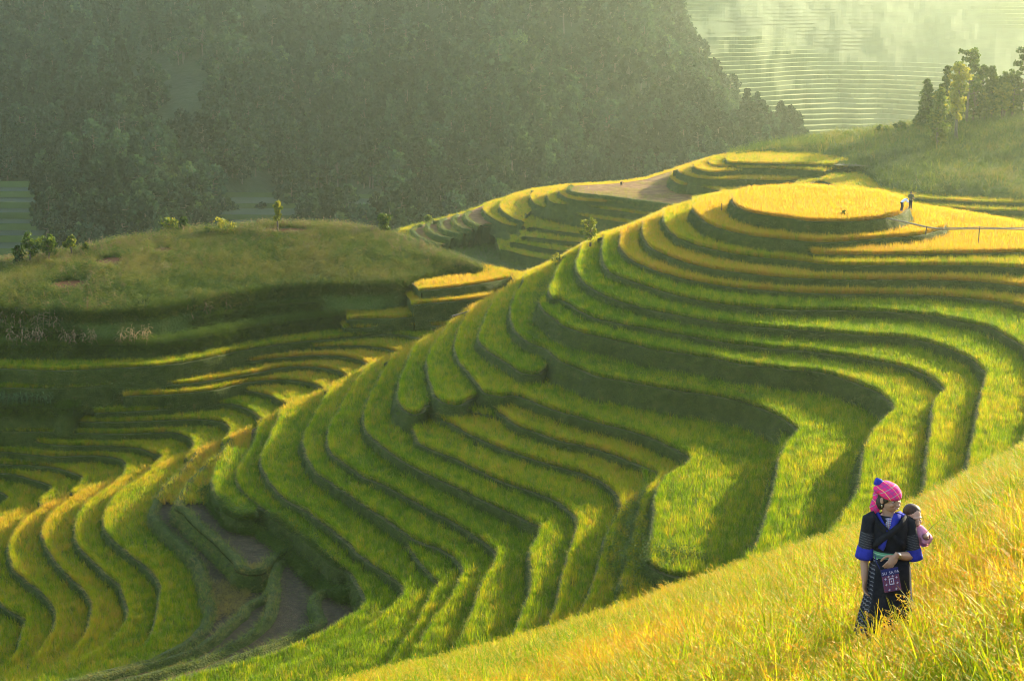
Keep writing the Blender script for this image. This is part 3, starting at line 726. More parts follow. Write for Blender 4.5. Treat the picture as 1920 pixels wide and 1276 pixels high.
def proto_collection(name, objs):
    c = bpy.data.collections.new(name)
    for o in objs: c.objects.link(o)
    return c
def scatter(name, P, rot, scl, tint, var, coll, kind='stuff'):
    """one object of many small plants: points carry turn, size, tint and which plant"""
    me = bpy.data.meshes.new(name)
    n = len(P)
    me.vertices.add(n)
    me.vertices.foreach_set('co', np.ascontiguousarray(P, dtype=np.float32).ravel())
    def at(nm, typ, key, arr):
        a = me.attributes.new(nm, typ, 'POINT'); a.data.foreach_set(key, np.ascontiguousarray(arr).ravel())
    at('turn', 'FLOAT_VECTOR', 'vector', np.asarray(rot, np.float32))
    at('grow', 'FLOAT_VECTOR', 'vector', np.asarray(scl, np.float32))
    at('tint', 'FLOAT', 'value', np.asarray(tint, np.float32))
    at('sort', 'INT', 'value', np.asarray(var, np.int32))
    o = bpy.data.objects.new(name, me); COL.objects.link(o)
    g = bpy.data.node_groups.new(name, 'GeometryNodeTree')
    g.interface.new_socket('Geometry', in_out='INPUT', socket_type='NodeSocketGeometry')
    g.interface.new_socket('Geometry', in_out='OUTPUT', socket_type='NodeSocketGeometry')
    gi, go = g.nodes.new('NodeGroupInput'), g.nodes.new('NodeGroupOutput')
    ci = g.nodes.new('GeometryNodeCollectionInfo'); ci.inputs['Collection'].default_value = coll
    ci.inputs['Separate Children'].default_value = True; ci.inputs['Reset Children'].default_value = True
    ip = g.nodes.new('GeometryNodeInstanceOnPoints'); ip.inputs['Pick Instance'].default_value = True
    def na(nm, typ):
        a = g.nodes.new('GeometryNodeInputNamedAttribute'); a.data_type = typ; a.inputs['Name'].default_value = nm
        return a.outputs['Attribute']
    g.links.new(gi.outputs[0], ip.inputs['Points']); g.links.new(ci.outputs[0], ip.inputs['Instance'])
    g.links.new(na('sort', 'INT'), ip.inputs['Instance Index'])
    e2r = g.nodes.new('FunctionNodeEulerToRotation')
    g.links.new(na('turn', 'FLOAT_VECTOR'), e2r.inputs[0]); g.links.new(e2r.outputs[0], ip.inputs['Rotation'])
    g.links.new(na('grow', 'FLOAT_VECTOR'), ip.inputs['Scale'])
    g.links.new(ip.outputs[0], go.inputs[0])
    mod = o.modifiers.new('plants', 'NODES'); mod.node_group = g
    o['kind'] = kind
    return o

M['panicle'] = leaf_mat('rice_panicle', [(0, (.30, .30, .05)), (.4, (.44, .33, .06)), (1, (.50, .27, .05))], trans=1.1, tmix=.3)
def rice_far(k):
    m = MB(); r = random.Random(k)
    for i in range(11):
        a = r.uniform(0, 6.28); rr = r.uniform(0, .09)
        m.blade((rr * math.cos(a), rr * math.sin(a), 0), a + r.uniform(-.6, .6), r.uniform(.5, .72), r.uniform(.026, .038), r.uniform(.0, .14), r.uniform(.1, .65), 0, seg=2)
    for i in range(3):
        a = r.uniform(0, 6.28)
        m.blade((.03 * math.cos(a), .03 * math.sin(a), .1), a, r.uniform(.52, .62), .034, r.uniform(.05, .2), r.uniform(.9, 1.9), 1, seg=3)
    return m.build('rice_plant', [M['rice'], M['panicle']], link=False)
def rice_near(k):
    m = MB(); r = random.Random(100 + k)
    for i in range(20):
        a = r.uniform(0, 6.28); rr = r.uniform(0, .07)
        m.blade((rr * math.cos(a), rr * math.sin(a), 0), a + r.uniform(-.8, .8), r.uniform(.36, .70), r.uniform(.012, .021), r.uniform(.0, .32), r.uniform(.2, 1.2), 0, seg=4, tw=r.uniform(-1, 1))
    for i in range(r.choice((4, 5, 6, 7))):
        a = r.uniform(0, 6.28)
        b = np.array([.04 * math.cos(a), .04 * math.sin(a), 0.0]); d = np.array([math.cos(a), math.sin(a), 0])
        pts = []; ang = r.uniform(.02, .15); L = r.uniform(.55, .72); cv = r.uniform(1.6, 2.6)
        for q in range(9):
            t = q / 8
            an = ang + cv * max(0, t - .45) ** 1.3 * 1.8
            pts.append(b.copy()); b = b + (d * math.sin(an) + np.array([0, 0, math.cos(an)])) * L / 8
        for p0, p1 in zip(pts[:-1], pts[1:]):
            sd_ = np.array([-d[1], d[0], 0]) * .003
            m.quad(p0 - sd_, p0 + sd_, p1 + sd_, p1 - sd_, 0)
        for q in range(22):                                   # grains along the drooping end
            t = .5 + .5 * q / 21
            f = t * 8; i0 = min(7, int(f)); p = pts[i0] * (1 - (f - i0)) + pts[min(8, i0 + 1)] * (f - i0)
            ga = r.uniform(0, 6.28); o = np.array([math.cos(ga), math.sin(ga), r.uniform(-1.2, -.2)]) * .0125
            tdir = np.array([-o[1], o[0], 0]); tdir = tdir / (np.linalg.norm(tdir) + 1e-9) * .0065
            m.quad(p, p + o * .7 + tdir, p + o * 1.9, p + o * .7 - tdir, 1)
    return m.build('rice_plant', [M['rice_near'], M['panicle_near']], link=False)
def grass_tuft(k, n=9, L=.3, w=.016, spread=.12):
    m = MB(); r = random.Random(300 + k)
    for i in range(n):
        a = r.uniform(0, 6.28); rr = r.uniform(0, spread)
        m.blade((rr * math.cos(a), rr * math.sin(a), -.03), a + r.uniform(-.8, .8), L * r.uniform(.6, 1.2), w * r.uniform(.7, 1.3), r.uniform(.1, .5), r.uniform(.4, 1.3), 0, seg=2)
    return m.build('grass_tuft', [M['grass']], link=False)
M['weed'] = leaf_mat('weed_leaf', [(0, (.020, .045, .005)), (.5, (.062, .11, .009)), (.8, (.13, .16, .018)), (1, (.19, .17, .04))], trans=1.4, tmix=.42)
def leafy_weed(k):
    m = MB(); r = random.Random(500 + k)
    for i in range(46):
        p = np.array([r.gauss(0, .22), r.gauss(0, .22), abs(r.gauss(.22, .16))])
        a = r.uniform(0, 6.28); q = r.uniform(.05, .11)
        d = np.array([math.cos(a), math.sin(a), r.uniform(-.5, .6)]); sdv = np.array([-d[1], d[0], r.uniform(-.3, .3)]) * .5
        m.quad(p, p + (d + sdv) * q * .6, p + d * q * 1.5, p + (d - sdv) * q * .6, 0)
    for i in range(8):
        a = r.uniform(0, 6.28)
        m.blade((0, 0, 0), a, r.uniform(.3, .7), .02, r.uniform(.1, .6), r.uniform(.3, 1.0), 0, seg=3)
    return m.build('weed', [M['weed']], link=False)
M['rice_near'] = leaf_mat('rice_leaf_near', [(0, (.09, .18, .004)), (.35, (.20, .25, .006)), (.65, (.33, .27, .010)), (1, (.40, .24, .02))], trans=1.75, tmix=.5)
M['panicle_near'] = leaf_mat('rice_panicle_near', [(0, (.46, .34, .025)), (.5, (.52, .28, .02)), (1, (.48, .19, .012))], trans=1.2, tmix=.35)
C_FAR = proto_collection('rice_far', [rice_far(k) for k in range(5)])
C_NEAR = proto_collection('rice_near', [rice_near(k) for k in range(7)])
C_GRASS = proto_collection('grass', [grass_tuft(k) for k in range(4)])
C_WEED = proto_collection('weeds', [leafy_weed(k) for k in range(4)])

# ------------------------------------------------------------------ which field every spot of ground belongs to
def row_inside(P, y, xs):
    x1, y1 = P[:, 0], P[:, 1]
    x2, y2 = np.roll(x1, -1), np.roll(y1, -1)
    c = (y1 <= y) != (y2 <= y)
    if not c.any(): return None
    xi = np.sort(x1[c] + (y - y1[c]) / (y2[c] - y1[c]) * (x2[c] - x1[c]))
    return (np.searchsorted(xi, xs) & 1).astype(bool)
BB = [(L['P'][:, 0].min(), L['P'][:, 0].max(), L['P'][:, 1].min(), L['P'][:, 1].max()) for L in LAYERS]
def level_grid(y0, y1, step):
    """jittered spots between two distances with the field (index) that lies on top there"""
    X, Y, I = [], [], []
    for y in np.arange(y0, y1, step):
        yj = y + RNG.uniform(-.3, .3) * step
        half = yj * .44 + 4
        xs = np.arange(-half, half, step) + RNG.uniform(-.42, .42, len(np.arange(-half, half, step))) * step
        idx = np.full(len(xs), -1)
        for i, L in enumerate(LAYERS):
            b = BB[i]
            if yj < b[2] or yj > b[3]: continue
            free = idx < 0
            if not free.any(): break
            ins = row_inside(L['P'], yj, xs)
            if ins is None: continue
            idx[free & ins] = i
        ok = idx >= 0
        X.append(xs[ok]); Y.append(np.full(ok.sum(), yj)); I.append(idx[ok])
    return np.concatenate(X), np.concatenate(Y), np.concatenate(I)
def kd_of(R):
    k = kdtree.KDTree(len(R))
    for i, p in enumerate(R): k.insert((p[0], p[1], 0), i)
    k.balance(); return k
LZ = np.array([L['z'] for L in LAYERS])
LTINT = np.array([L['tint'] for L in LAYERS])
LCROP = [L['crop'] for L in LAYERS]
LGRP = [L['group'] for L in LAYERS]
gx, gy, gi_ = [], [], []
for a, b, st in ((62, 128, .22), (128, 200, .27), (200, 262, .42), (262, 385, .5)):
    x, y, i = level_grid(a, b, st)
    gx.append(x); gy.append(y); gi_.append(i)
gx, gy, gi_ = np.concatenate(gx), np.concatenate(gy), np.concatenate(gi_)
gz = LZ[gi_]
ppx, ppy, pd = project(np.stack([gx, gy, gz + .4], -1))
keep = (ppx > -260) & (ppx < 2320) & (ppy > 200) & (ppy < 1330)
keep &= spur_z(gx, gy) - FG_RICE < gz - .15                       # not under the near slope
grp = np.array(LGRP)[gi_]; crop = np.array(LCROP)[gi_]
df = lerp_px(DOME_FRONT, ppx)
keep &= ~((grp == 'valley') & (ppx < 895) & (ppy < df + 4))        # not under the corn hill
ph = lerp_px(PH0, np.clip(ppx, 1380, 2900))
keep &= ~((grp == 'spur') & (ppx > 1590) & (ppy < ph - 1))
gx, gy, gi_, gz, ppx, ppy, pd, grp, crop = (a[keep] for a in (gx, gy, gi_, gz, ppx, ppy, pd, grp, crop))
# distance to the field's own worked edge
edge = np.full(len(gx), 9.0)
for i, L in enumerate(LAYERS):
    sel = np.nonzero(gi_ == i)[0]
    if not len(sel): continue
    R = L['R']
    for c in range(0, len(sel), 4000):
        s_ = sel[c:c + 4000]
        # coarse search on every point of the edge
        best = np.full(len(s_), 81.0)
        for q in range(0, len(R), 160):
            d2 = (gx[s_][:, None] - R[None, q:q + 160, 0]) ** 2 + (gy[s_][:, None] - R[None, q:q + 160, 1]) ** 2
            best = np.minimum(best, d2.min(1))
        edge[s_] = np.sqrt(best)
is_rice = (crop == 'rice')
is_rice |= (crop == 'stubble') & (ppy < 938) & (ppx < 470)          # standing rice along the crest above the harvested fields
rice = is_rice & (edge > .42) & (RNG.random(len(gx)) > .05)
# standing rows right along every edge
ex, ey, ez, ei = [], [], [], []
for i, L in enumerate(LAYERS):
    if L['crop'] != 'rice': continue
    D = L['R'][:, 1].mean()
    stp = .15 if D < 200 else .3
    n = int(L['s'][-1] / stp)
    for inn in (.36, .5):
        q = np.linspace(0, L['s'][-1], n) + RNG.uniform(-.05, .05, n)
        x = np.interp(q, L['s'], L['R'][:, 0] - L['out'][:, 0] * inn); y = np.interp(q, L['s'], L['R'][:, 1] - L['out'][:, 1] * inn)
        # drop those inside a higher field
        hid = np.zeros(n, bool)
        ex.append(x); ey.append(y); ez.append(np.full(n, L['z'])); ei.append(np.full(n, i))
ex, ey, ez, ei = (np.concatenate(a) for a in (ex, ey, ez, ei))
epx, epy, epd = project(np.stack([ex, ey, ez], -1))
k2 = (epx > -260) & (epx < 2320) & (epy > 200) & (epy < 1330) & (spur_z(ex, ey) - FG_RICE < ez - .15)
ex, ey, ez, ei = ex[k2], ey[k2], ez[k2], ei[k2]
RX = np.concatenate([gx[rice], ex]); RY = np.concatenate([gy[rice], ey]); RZ = np.concatenate([gz[rice], ez]); RI = np.concatenate([gi_[rice], ei])
rpx, rpy, rpd = project(np.stack([RX, RY, RZ], -1))
# thin the fields with distance, widen the plants to keep them closed
n = len(RX)
patch = fbm(RX, RY, 7.0, 71, 3)
clump = vnoise(RX, RY, .62, 87) - .5
t = LTINT[RI] + .42 * clump + np.where(np.array(LGRP)[RI] == 'valley', .10, 0) + (patch - .5) * .7 * np.array([L['tvar'] for L in LAYERS])[RI] * 2 + RNG.normal(0, .22, n)
crest = np.interp(rpx, SI[::-1, 0], SI[::-1, 1])
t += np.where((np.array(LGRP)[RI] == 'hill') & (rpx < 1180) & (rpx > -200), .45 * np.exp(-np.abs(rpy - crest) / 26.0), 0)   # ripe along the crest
t += .22 * np.clip((rpx - 1450) / 300, 0, 1) * np.clip((rpy - 640) / 120, 0, 1) * (np.array(LGRP)[RI] == 'hill')  # yellow tint painted in for sunlight on the right-hand terraces
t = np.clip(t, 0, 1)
sc = np.where(np.arange(n) < rice.sum(), RNG.uniform(.66, 1.2, n), RNG.uniform(.86, 1.04, n)) * (1 + .10 * (fbm(RX, RY, 2.5, 77) - .5) + .22 * clump * (np.arange(n) < rice.sum()))
wide = np.where(rpd > 200, 1.75, np.where(rpd > 128, 1.2, 1.0))
hgt = np.where(rpd > 200, 1.0, 1.0)
short = np.array([.85 if L['group'] == 'valley' else 1.0 for L in LAYERS])[RI]
scl = np.stack([sc * wide, sc * wide, sc * hgt * short], -1)
rot = np.stack([RNG.normal(0, .06, n), RNG.normal(0, .06, n), RNG.uniform(0, 6.283, n)], -1)
print('rice plants', n)
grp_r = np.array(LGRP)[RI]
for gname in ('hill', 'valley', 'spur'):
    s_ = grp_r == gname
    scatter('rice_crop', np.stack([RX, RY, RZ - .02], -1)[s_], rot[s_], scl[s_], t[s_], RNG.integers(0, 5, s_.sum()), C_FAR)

# near rice
nx, ny = [], []
for y in np.arange(5.0, 49, .21):
    st = .21 if y < 30 else .22
    xs = np.arange(-y * .36 - 3, y * .42 + 4.5, st)
    xs = xs + RNG.uniform(-.4, .4, len(xs)) * st
    nx.append(xs); ny.append(y + RNG.uniform(-.07, .07, len(xs)))
nx, ny = np.concatenate(nx), np.concatenate(ny)
nz_ = spur_z(nx, ny) - FG_RICE
qx, qy, qd = project(np.stack([nx, ny, nz_ + .5], -1))
k3 = (qy > 600) & (qy < 1900)
nx, ny, nz_, qx, qy = nx[k3], ny[k3], nz_[k3], qx[k3], qy[k3]
n = len(nx)
print('near rice', n)
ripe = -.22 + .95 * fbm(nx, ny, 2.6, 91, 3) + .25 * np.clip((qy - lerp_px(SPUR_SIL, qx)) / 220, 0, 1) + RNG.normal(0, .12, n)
sc = RNG.uniform(.68, 1.12, n) * (.85 + .35 * fbm(nx, ny, 1.1, 93, 2))
NEAR_PTS = (nx, ny, nz_, ripe, sc)
# --- where she stands
def near_ground(px, y):
    for _ in range(30):
        x = (px - CX) / F * (y * CP + 1e-9) / .955
        z = spur_z(x, y) - FG_RICE
        q = project(np.array([x, y, float(z)]))
        x += (px - q[0]) / F * y
        break
    return np.array([x, y, float(spur_z(x, y) - FG_RICE)])
best = min(np.arange(10.5, 20, .05), key=lambda y: abs(project(near_ground(1668, y))[1] - 1226))
WB = near_ground(1668, best)
WD = project(WB)[2]
print('woman at', WB, project(WB), WD / F)
K_ = WD / F                       # metres per photo pixel there
dw = np.hypot(nx - WB[0], ny - WB[1])
kw = dw > .27
nx, ny, nz_, ripe, sc, dw = (a[kw] for a in (nx, ny, nz_, ripe, sc, dw))
sc = sc * (1 - .22 * np.exp(-((nx - WB[0]) / .9) ** 2 - ((ny - WB[1] + .5) / .9) ** 2))
n = len(nx)
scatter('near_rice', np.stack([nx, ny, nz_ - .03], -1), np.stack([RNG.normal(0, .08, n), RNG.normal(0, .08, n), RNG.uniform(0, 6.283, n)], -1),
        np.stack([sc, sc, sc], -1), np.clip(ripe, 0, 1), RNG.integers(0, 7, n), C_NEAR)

# grass on the banks and bunds
bx, by, bz, brx, bry, bsc, btint = [], [], [], [], [], [], []
for i, L in enumerate(LAYERS):
    D = L['R'][:, 1].mean()
    dens = 27 if D < 200 else 6
    n = int(L['s'][-1] * dens)
    q = RNG.uniform(0, L['s'][-1], n)
    dep = RNG.uniform(-.02, 1.25, n) ** 1.0
    o = L['bank'] * dep + .03
    bund = RNG.random(n) < .2
    dep = np.where(bund, 0, dep); o = np.where(bund, -.1, o)
    raised = L['crop'] in ('stubble', 'straw', 'bare')
    if raised:
        r2 = RNG.random(n) < .5
        dep = np.where(r2, -.3, dep); o = np.where(r2, -RNG.uniform(.05, .85, n), o)
    nxn = np.interp(q, L['s'], L['out'][:, 0]); nyn = np.interp(q, L['s'], L['out'][:, 1])
    x = np.interp(q, L['s'], L['R'][:, 0]) + nxn * o; y = np.interp(q, L['s'], L['R'][:, 1]) + nyn * o
    lean = np.where(dep > .05, .8, .1)
    bx.append(x); by.append(y); bz.append(L['z'] - dep)
    brx.append(-nyn * lean); bry.append(nxn * lean)
    bsc.append(RNG.uniform(.6, 1.35, n) * (1 if D < 200 else 2.0) * np.where(bund, .6, 1) * (1.35 if raised else 1))
    btint.append(np.clip(np.where(bund, .78, .70 if raised else .30) + RNG.normal(0, .2, n) + (fbm(q, q * 0 + i, 3.0, 5) - .5) * .8, 0, 1))
bx, by, bz, brx, bry, bsc, btint = (np.concatenate(a) for a in (bx, by, bz, brx, bry, bsc, btint))
p0, p1, p2 = project(np.stack([bx, by, bz], -1))
k4 = (p0 > -60) & (p0 < 1980) & (p1 > 220) & (p1 < 1310)
bx, by, bz, brx, bry, bsc, btint = (a[k4] for a in (bx, by, bz, brx, bry, bsc, btint))
n = len(bx); print('bank grass', n)
scatter('bank_grass', np.stack([bx, by, bz], -1), np.stack([brx, bry, RNG.uniform(0, 6.28, n) * 0 + RNG.uniform(-.5, .5, n)], -1), np.stack([bsc, bsc, bsc], -1), btint, RNG.integers(0, 4, n), C_GRASS)

# ------------------------------------------------------------------ trees
M['bark'] = noise_mat('bark', [(.3, (.06, .045, .03)), (.7, (.14, .11, .08))], scale=6, bump=.6, bscale=20, dist=.03)
FOL = [(0, (.020, .042, .012)), (.35, (.040, .075, .015)), (.7, (.085, .12, .02)), (1, (.17, .17, .025))]
M['foliage'] = leaf_mat('tree_leaf', FOL, trans=1.5, tmix=.42, attr='shade', instancer=False)
def tone_by_plant(m, lo=.35, hi=2.5):
    nt = m.node_tree
    a = N(nt, 'ShaderNodeAttribute', attribute_name='tint'); a.attribute_type = 'INSTANCER'
    mr = N(nt, 'ShaderNodeMapRange'); mr.inputs['To Min'].default_value = lo; mr.inputs['To Max'].default_value = hi
    nt.links.new(a.outputs['Fac'], mr.inputs[0])
    r = next(n for n in nt.nodes if n.type == 'VALTORGB')
    mul = N(nt, 'ShaderNodeVectorMath', operation='SCALE')
    outs = [l.to_socket for l in nt.links if l.from_node == r]
    nt.links.new(r.outputs[0], mul.inputs[0]); nt.links.new(mr.outputs[0], mul.inputs['Scale'])
    for o_ in outs: nt.links.new(mul.outputs[0], o_)
    for n in nt.nodes:
        if n.type == 'BSDF_PRINCIPLED': n.inputs['Specular IOR Level'].default_value = 0; n.inputs['Roughness'].default_value = 1
M['foliage_far'] = leaf_mat('forest_leaf', [(0, (.005, .014, .010)), (.5, (.014, .032, .016)), (1, (.042, .066, .02))], trans=1.1, tmix=.3, attr='shade', instancer=False)
tone_by_plant(M['foliage_far'])
class Crown(MB):
    """leaf clumps: small bent quads with a per-clump tone"""
    def __init__(s): super().__init__(); s.T = []
    def leaf(s, p, q, tone, r, n=None, long=1.6):
        d = np.array([r.gauss(0, 1), r.gauss(0, 1), r.gauss(0, .8)]) if n is None else n + np.array([r.gauss(0, .5), r.gauss(0, .5), r.gauss(0, .5)])
        d /= np.linalg.norm(d) + 1e-9
        e = np.cross(d, [r.gauss(0, 1), r.gauss(0, 1), r.gauss(0, 1)]); e /= np.linalg.norm(e) + 1e-9
        g = np.cross(d, e)
        i = len(s.V)
        s.V += [p - e * q * .5, p + d * q * .15 + g * q * .38 * long, p + e * q * .5, p + d * q * .1 - g * q * .38 * long]
        s.F.append((i, i + 1, i + 2, i + 3)); s.M.append(0); s.T += [tone] * 4
    def clump(s, c, rad, n, q, tone, r, flat=1.0):
        for _ in range(n):
            v = np.array([r.gauss(0, 1), r.gauss(0, 1), r.gauss(0, 1)]); v /= np.linalg.norm(v) + 1e-9
            v *= rad * r.uniform(.45, 1.08)
            v[2] *= flat
            s.leaf(c + v, q * r.uniform(.7, 1.3), min(1, max(0, tone + r.gauss(0, .12))), r)
    def done(s, name, mat, parent=None, link=True):
        o = s.build(name, [mat], parent, link=link)
        a = o.data.attributes.new('shade', 'FLOAT', 'POINT'); a.data.foreach_set('value', np.array(s.T, np.float32))
        return o
def tree_shape(kind, H, W, seed, q, dens, tone):
    """trunk with limbs, and a crown of clumps, about the origin"""
    r = random.Random(seed); T = MB(); K = Crown()
    lean = np.array([r.uniform(-.04, .04), r.uniform(-.04, .04), 0])
    ax = lambda t: np.array([0, 0, H * t]) + lean * H * t * t + np.array([math.sin(t * 5 + seed) * .012 * H, math.cos(t * 4 + seed) * .012 * H, 0]) * min(1, t * 3)
    tr = H * .016 + .05
    T.tube([ax(t) - np.array([0, 0, .4 if t == 0 else 0]) for t in np.linspace(0, .96, 9)], [tr * (1.25 - 1.1 * t) for t in np.linspace(0, 1, 9)], 7)
    if kind == 'conifer':
        n = int(9 + H * 1.1)
        for i in range(n):
            t = .10 + .88 * i / n
            R = W * .5 * (1 - t) ** .8 * r.uniform(.75, 1.15) + .15
            for b in range(5 if t < .8 else 3):
                a = r.uniform(0, 6.28); d = np.array([math.cos(a), math.sin(a), -.18 - .25 * (1 - t)])
                tip = ax(t) + d * R
                if b < 2: T.tube([ax(t), tip], [tr * .25 * (1 - t) + .01, .008], 4, cap=False)
                for f in (.45, .75, 1.0):
                    K.clump(ax(t) + d * R * f, R * .22 + q * .4, max(3, int(dens * 5)), q, tone + (.14 if f > .9 else 0) + r.gauss(0, .06), r, .55)
    elif kind == 'column':
        n = int(14 + H * 2)
        for i in range(n):
            t = .15 + .84 * i / n
            prof = math.sin(math.pi * min(1, (t - .10) / .92)) ** .55
            a = r.uniform(0, 6.28); rr = W * .5 * prof * r.uniform(.25, .85)
            c = ax(t) + np.array([math.cos(a) * rr, math.sin(a) * rr, 0])
            T.tube([ax(t - .05), c], [tr * .2, .01], 4, cap=False)
            K.clump(c, W * .24 * prof + q * .3, int(dens * 26), q, tone + r.gauss(0, .14), r, 1.2)
    elif kind == 'pine':
        for i in range(16):
            t = .42 + .56 * (i / 15)
            a = i * 2.4 + r.uniform(-.4, .4)
            R = W * .5 * (1.15 - .75 * ((t - .42) / .56)) * r.uniform(.55, 1.1)
            d = np.array([math.cos(a), math.sin(a), r.uniform(.12, .45)])
            tip = ax(t) + d * R
            T.tube([ax(t), ax(t) + d * R * .5 + np.array([0, 0, -.02 * H]), tip], [tr * .4, tr * .25, .02], 5, cap=False)
            for f in (.6, .85, 1.0):
                c = ax(t) + d * R * f + np.array([r.gauss(0, .2), r.gauss(0, .2), r.gauss(.1, .15)]) * W * .12
                K.clump(c, W * .085 * r.uniform(.7, 1.3) + q * .35, int(dens * 15), q, tone + r.gauss(0, .14), r, .6)
        K.clump(ax(.98), W * .1, int(dens * 14), q, tone + .1, r, .9)
    elif kind == 'slender':       # long bare stem, a crown on top and thin foliage below it
        for i in range(34):
            t = r.uniform(.36, .72); a = r.uniform(0, 6.28); R = W * .30 * r.uniform(.4, 1)
            c = ax(t) + np.array([math.cos(a) * R, math.sin(a) * R, 0]); T.tube([ax(t - .03), c], [tr * .2, .01], 4, cap=False)
            K.clump(c, W * .13, int(dens * 10), q, tone + r.gauss(0, .12), r, .9)
        for i in range(26):
            t = r.uniform(.72, .99); a = r.uniform(0, 6.28); R = W * .5 * math.sin(math.pi * (t - .66) / .36) ** .6 * r.uniform(.3, 1)
            c = ax(t) + np.array([math.cos(a) * R, math.sin(a) * R, 0]); T.tube([ax(t - .05), c], [tr * .25, .01], 4, cap=False)
            K.clump(c, W * .17, int(dens * 15), q, tone + r.gauss(.05, .14), r, .8)
    else:                          # broad
        base = .22 if kind == 'broad' else .05
        n = 22 if kind == 'broad' else 15
        for i in range(n):
            t = base + (1 - base) * r.random() ** .8
            prof = math.sin(math.pi * min(.98, max(.06, (t - base) / (1 - base) * .86 + .12))) ** .7
            a = i * 2.399 + r.uniform(-.3, .3); rr = W * .5 * prof * r.uniform(.25, .92)
            c = ax(t * .96) + np.array([math.cos(a) * rr, math.sin(a) * rr, r.gauss(0, .03) * H])
            T.tube([ax(max(.08, t * .6)), (ax(t * .8) + c) / 2, c], [tr * .45, tr * .25, .012], 4, cap=False)
            K.clump(c, W * .15 * r.uniform(.7, 1.35), int(dens * 22), q, tone + r.gauss(0, .16), r, .85)
    return T, K
def make_tree(kind, H, W, seed, q, dens, tone, name, label, cat, loc, group=None, rz=0.0):
    T, K = tree_shape(kind, H, W, seed, q, dens, tone)
    e = empty(name, loc, rz)
    tag(e, label, cat, group)
    T.build('trunk', [M['bark']], e, smooth=True)
    K.done('crown', M['foliage'], e)
    return e
# forest: a far wood that reads as one mass
def far_tree(kind, H, W, seed, tone):
    T, K = tree_shape(kind, H, W, seed, .95, .95, tone)
    nb = len(K.V); V = K.V + T.V; Fc = K.F + [tuple(i + nb for i in f) for f in T.F]
    o = mesh_obj('forest_tree', V, Fc, [M['foliage_far'], M['bark']], link=False)
    o.data.polygons.foreach_set('material_index', [0] * len(K.F) + [1] * len(T.F))
    a = o.data.attributes.new('shade', 'FLOAT', 'POINT'); a.data.foreach_set('value', np.array(K.T + [0] * len(T.V), np.float32))
    return o
FOREST_KINDS = [('broad', 10, 8, .35), ('conifer', 14, 6.5, .25), ('broad', 12, 9, .5), ('pine', 14, 8, .35), ('column', 12, 5, .45), ('broad', 8, 8, .6), ('conifer', 17, 7, .3), ('bush', 6, 7, .5)]
FT = [far_tree(k, h, w, 40 + i, t) for i, (k, h, w, t) in enumerate(FOREST_KINDS)]
C_FOREST = proto_collection('forest_trees', FT)
def on_grid(G, n, seed, margin=0):
    """random spots spread evenly over a lofted surface"""
    rg = np.random.default_rng(seed)
    A = np.linalg.norm(np.cross(G[1:, :-1] - G[:-1, :-1], G[:-1, 1:] - G[:-1, :-1]), axis=-1)
    p = A.ravel() / A.sum()
    i = rg.choice(len(p), n, p=p)
    r_, c_ = i // A.shape[1], i % A.shape[1]
    a, b = rg.random(n)[:, None], rg.random(n)[:, None]
    return (G[r_, c_] * (1 - a) + G[r_ + 1, c_] * a) * (1 - b) + (G[r_, c_ + 1] * (1 - a) + G[r_ + 1, c_ + 1] * a) * b
fp = on_grid(MG, 8200, 5)
a0, a1, a2 = project(fp)
kf = (a0 > -120) & (a0 < 1560) & (a1 > -60) & (a1 < 500)
fp = fp[kf]; a0 = a0[kf]; a1 = a1[kf]
# the clearings on the slope
kf = (fbm(fp[:, 0], fp[:, 1], 40, 17) > .33) & ~((a1 > 355) & (a1 < 450) & (a0 > 400) & (a0 < 740)) & ~((a1 > 340) & (a0 < 75))
fp = fp[kf]
n = len(fp); print('forest', n)
sc = RNG.uniform(.6, 1.45, n)
rotf = np.stack([RNG.normal(0, .03, n), RNG.normal(0, .03, n), RNG.uniform(0, 6.28, n)], -1)
zone = fbm(fp[:, 0], fp[:, 1], 60, 23, 2)
kind = np.where(zone > .52, RNG.choice([1, 3, 6, 0, 4], n), RNG.choice([0, 2, 5, 7, 3], n))
SPOTS = fp
scatter('forest', fp - np.array([0, 0, .4]), rotf, np.stack([sc, sc, sc * RNG.uniform(.85, 1.2, n)], -1), np.clip(RNG.beta(1.3, 2.2, n) + .35 * (fbm(fp[:, 0], fp[:, 1], 28, 29, 2) - .5) + .7 * (fbm(fp[:, 0], fp[:, 1], 75, 83, 2) - .5), 0, 1), kind, C_FOREST)
# bushes between the far fields
bxs = RNG.uniform(1000, 2010, 9500); bys = RNG.uniform(-70, 335, 9500)
kb = np.array([not far_field_at(a, b) for a, b in zip(bxs, bys)])
bxs, bys = bxs[kb], bys[kb]
tt = (345 - bys) / 475
FD = 880 + 600 * tt + (fbm(bxs, 420 * tt, 420, 4) - .5) * 160
fb = at_y(bxs, bys, FD)
n = len(fb); sc = RNG.uniform(.45, 1.15, n)
scatter('far_bushes', fb - np.array([0, 0, 1.5]), np.stack([sc * 0, sc * 0, RNG.uniform(0, 6.28, n)], -1), np.stack([sc, sc, sc * .8], -1), RNG.random(n), RNG.choice([5, 7, 0, 2], n), C_FOREST)

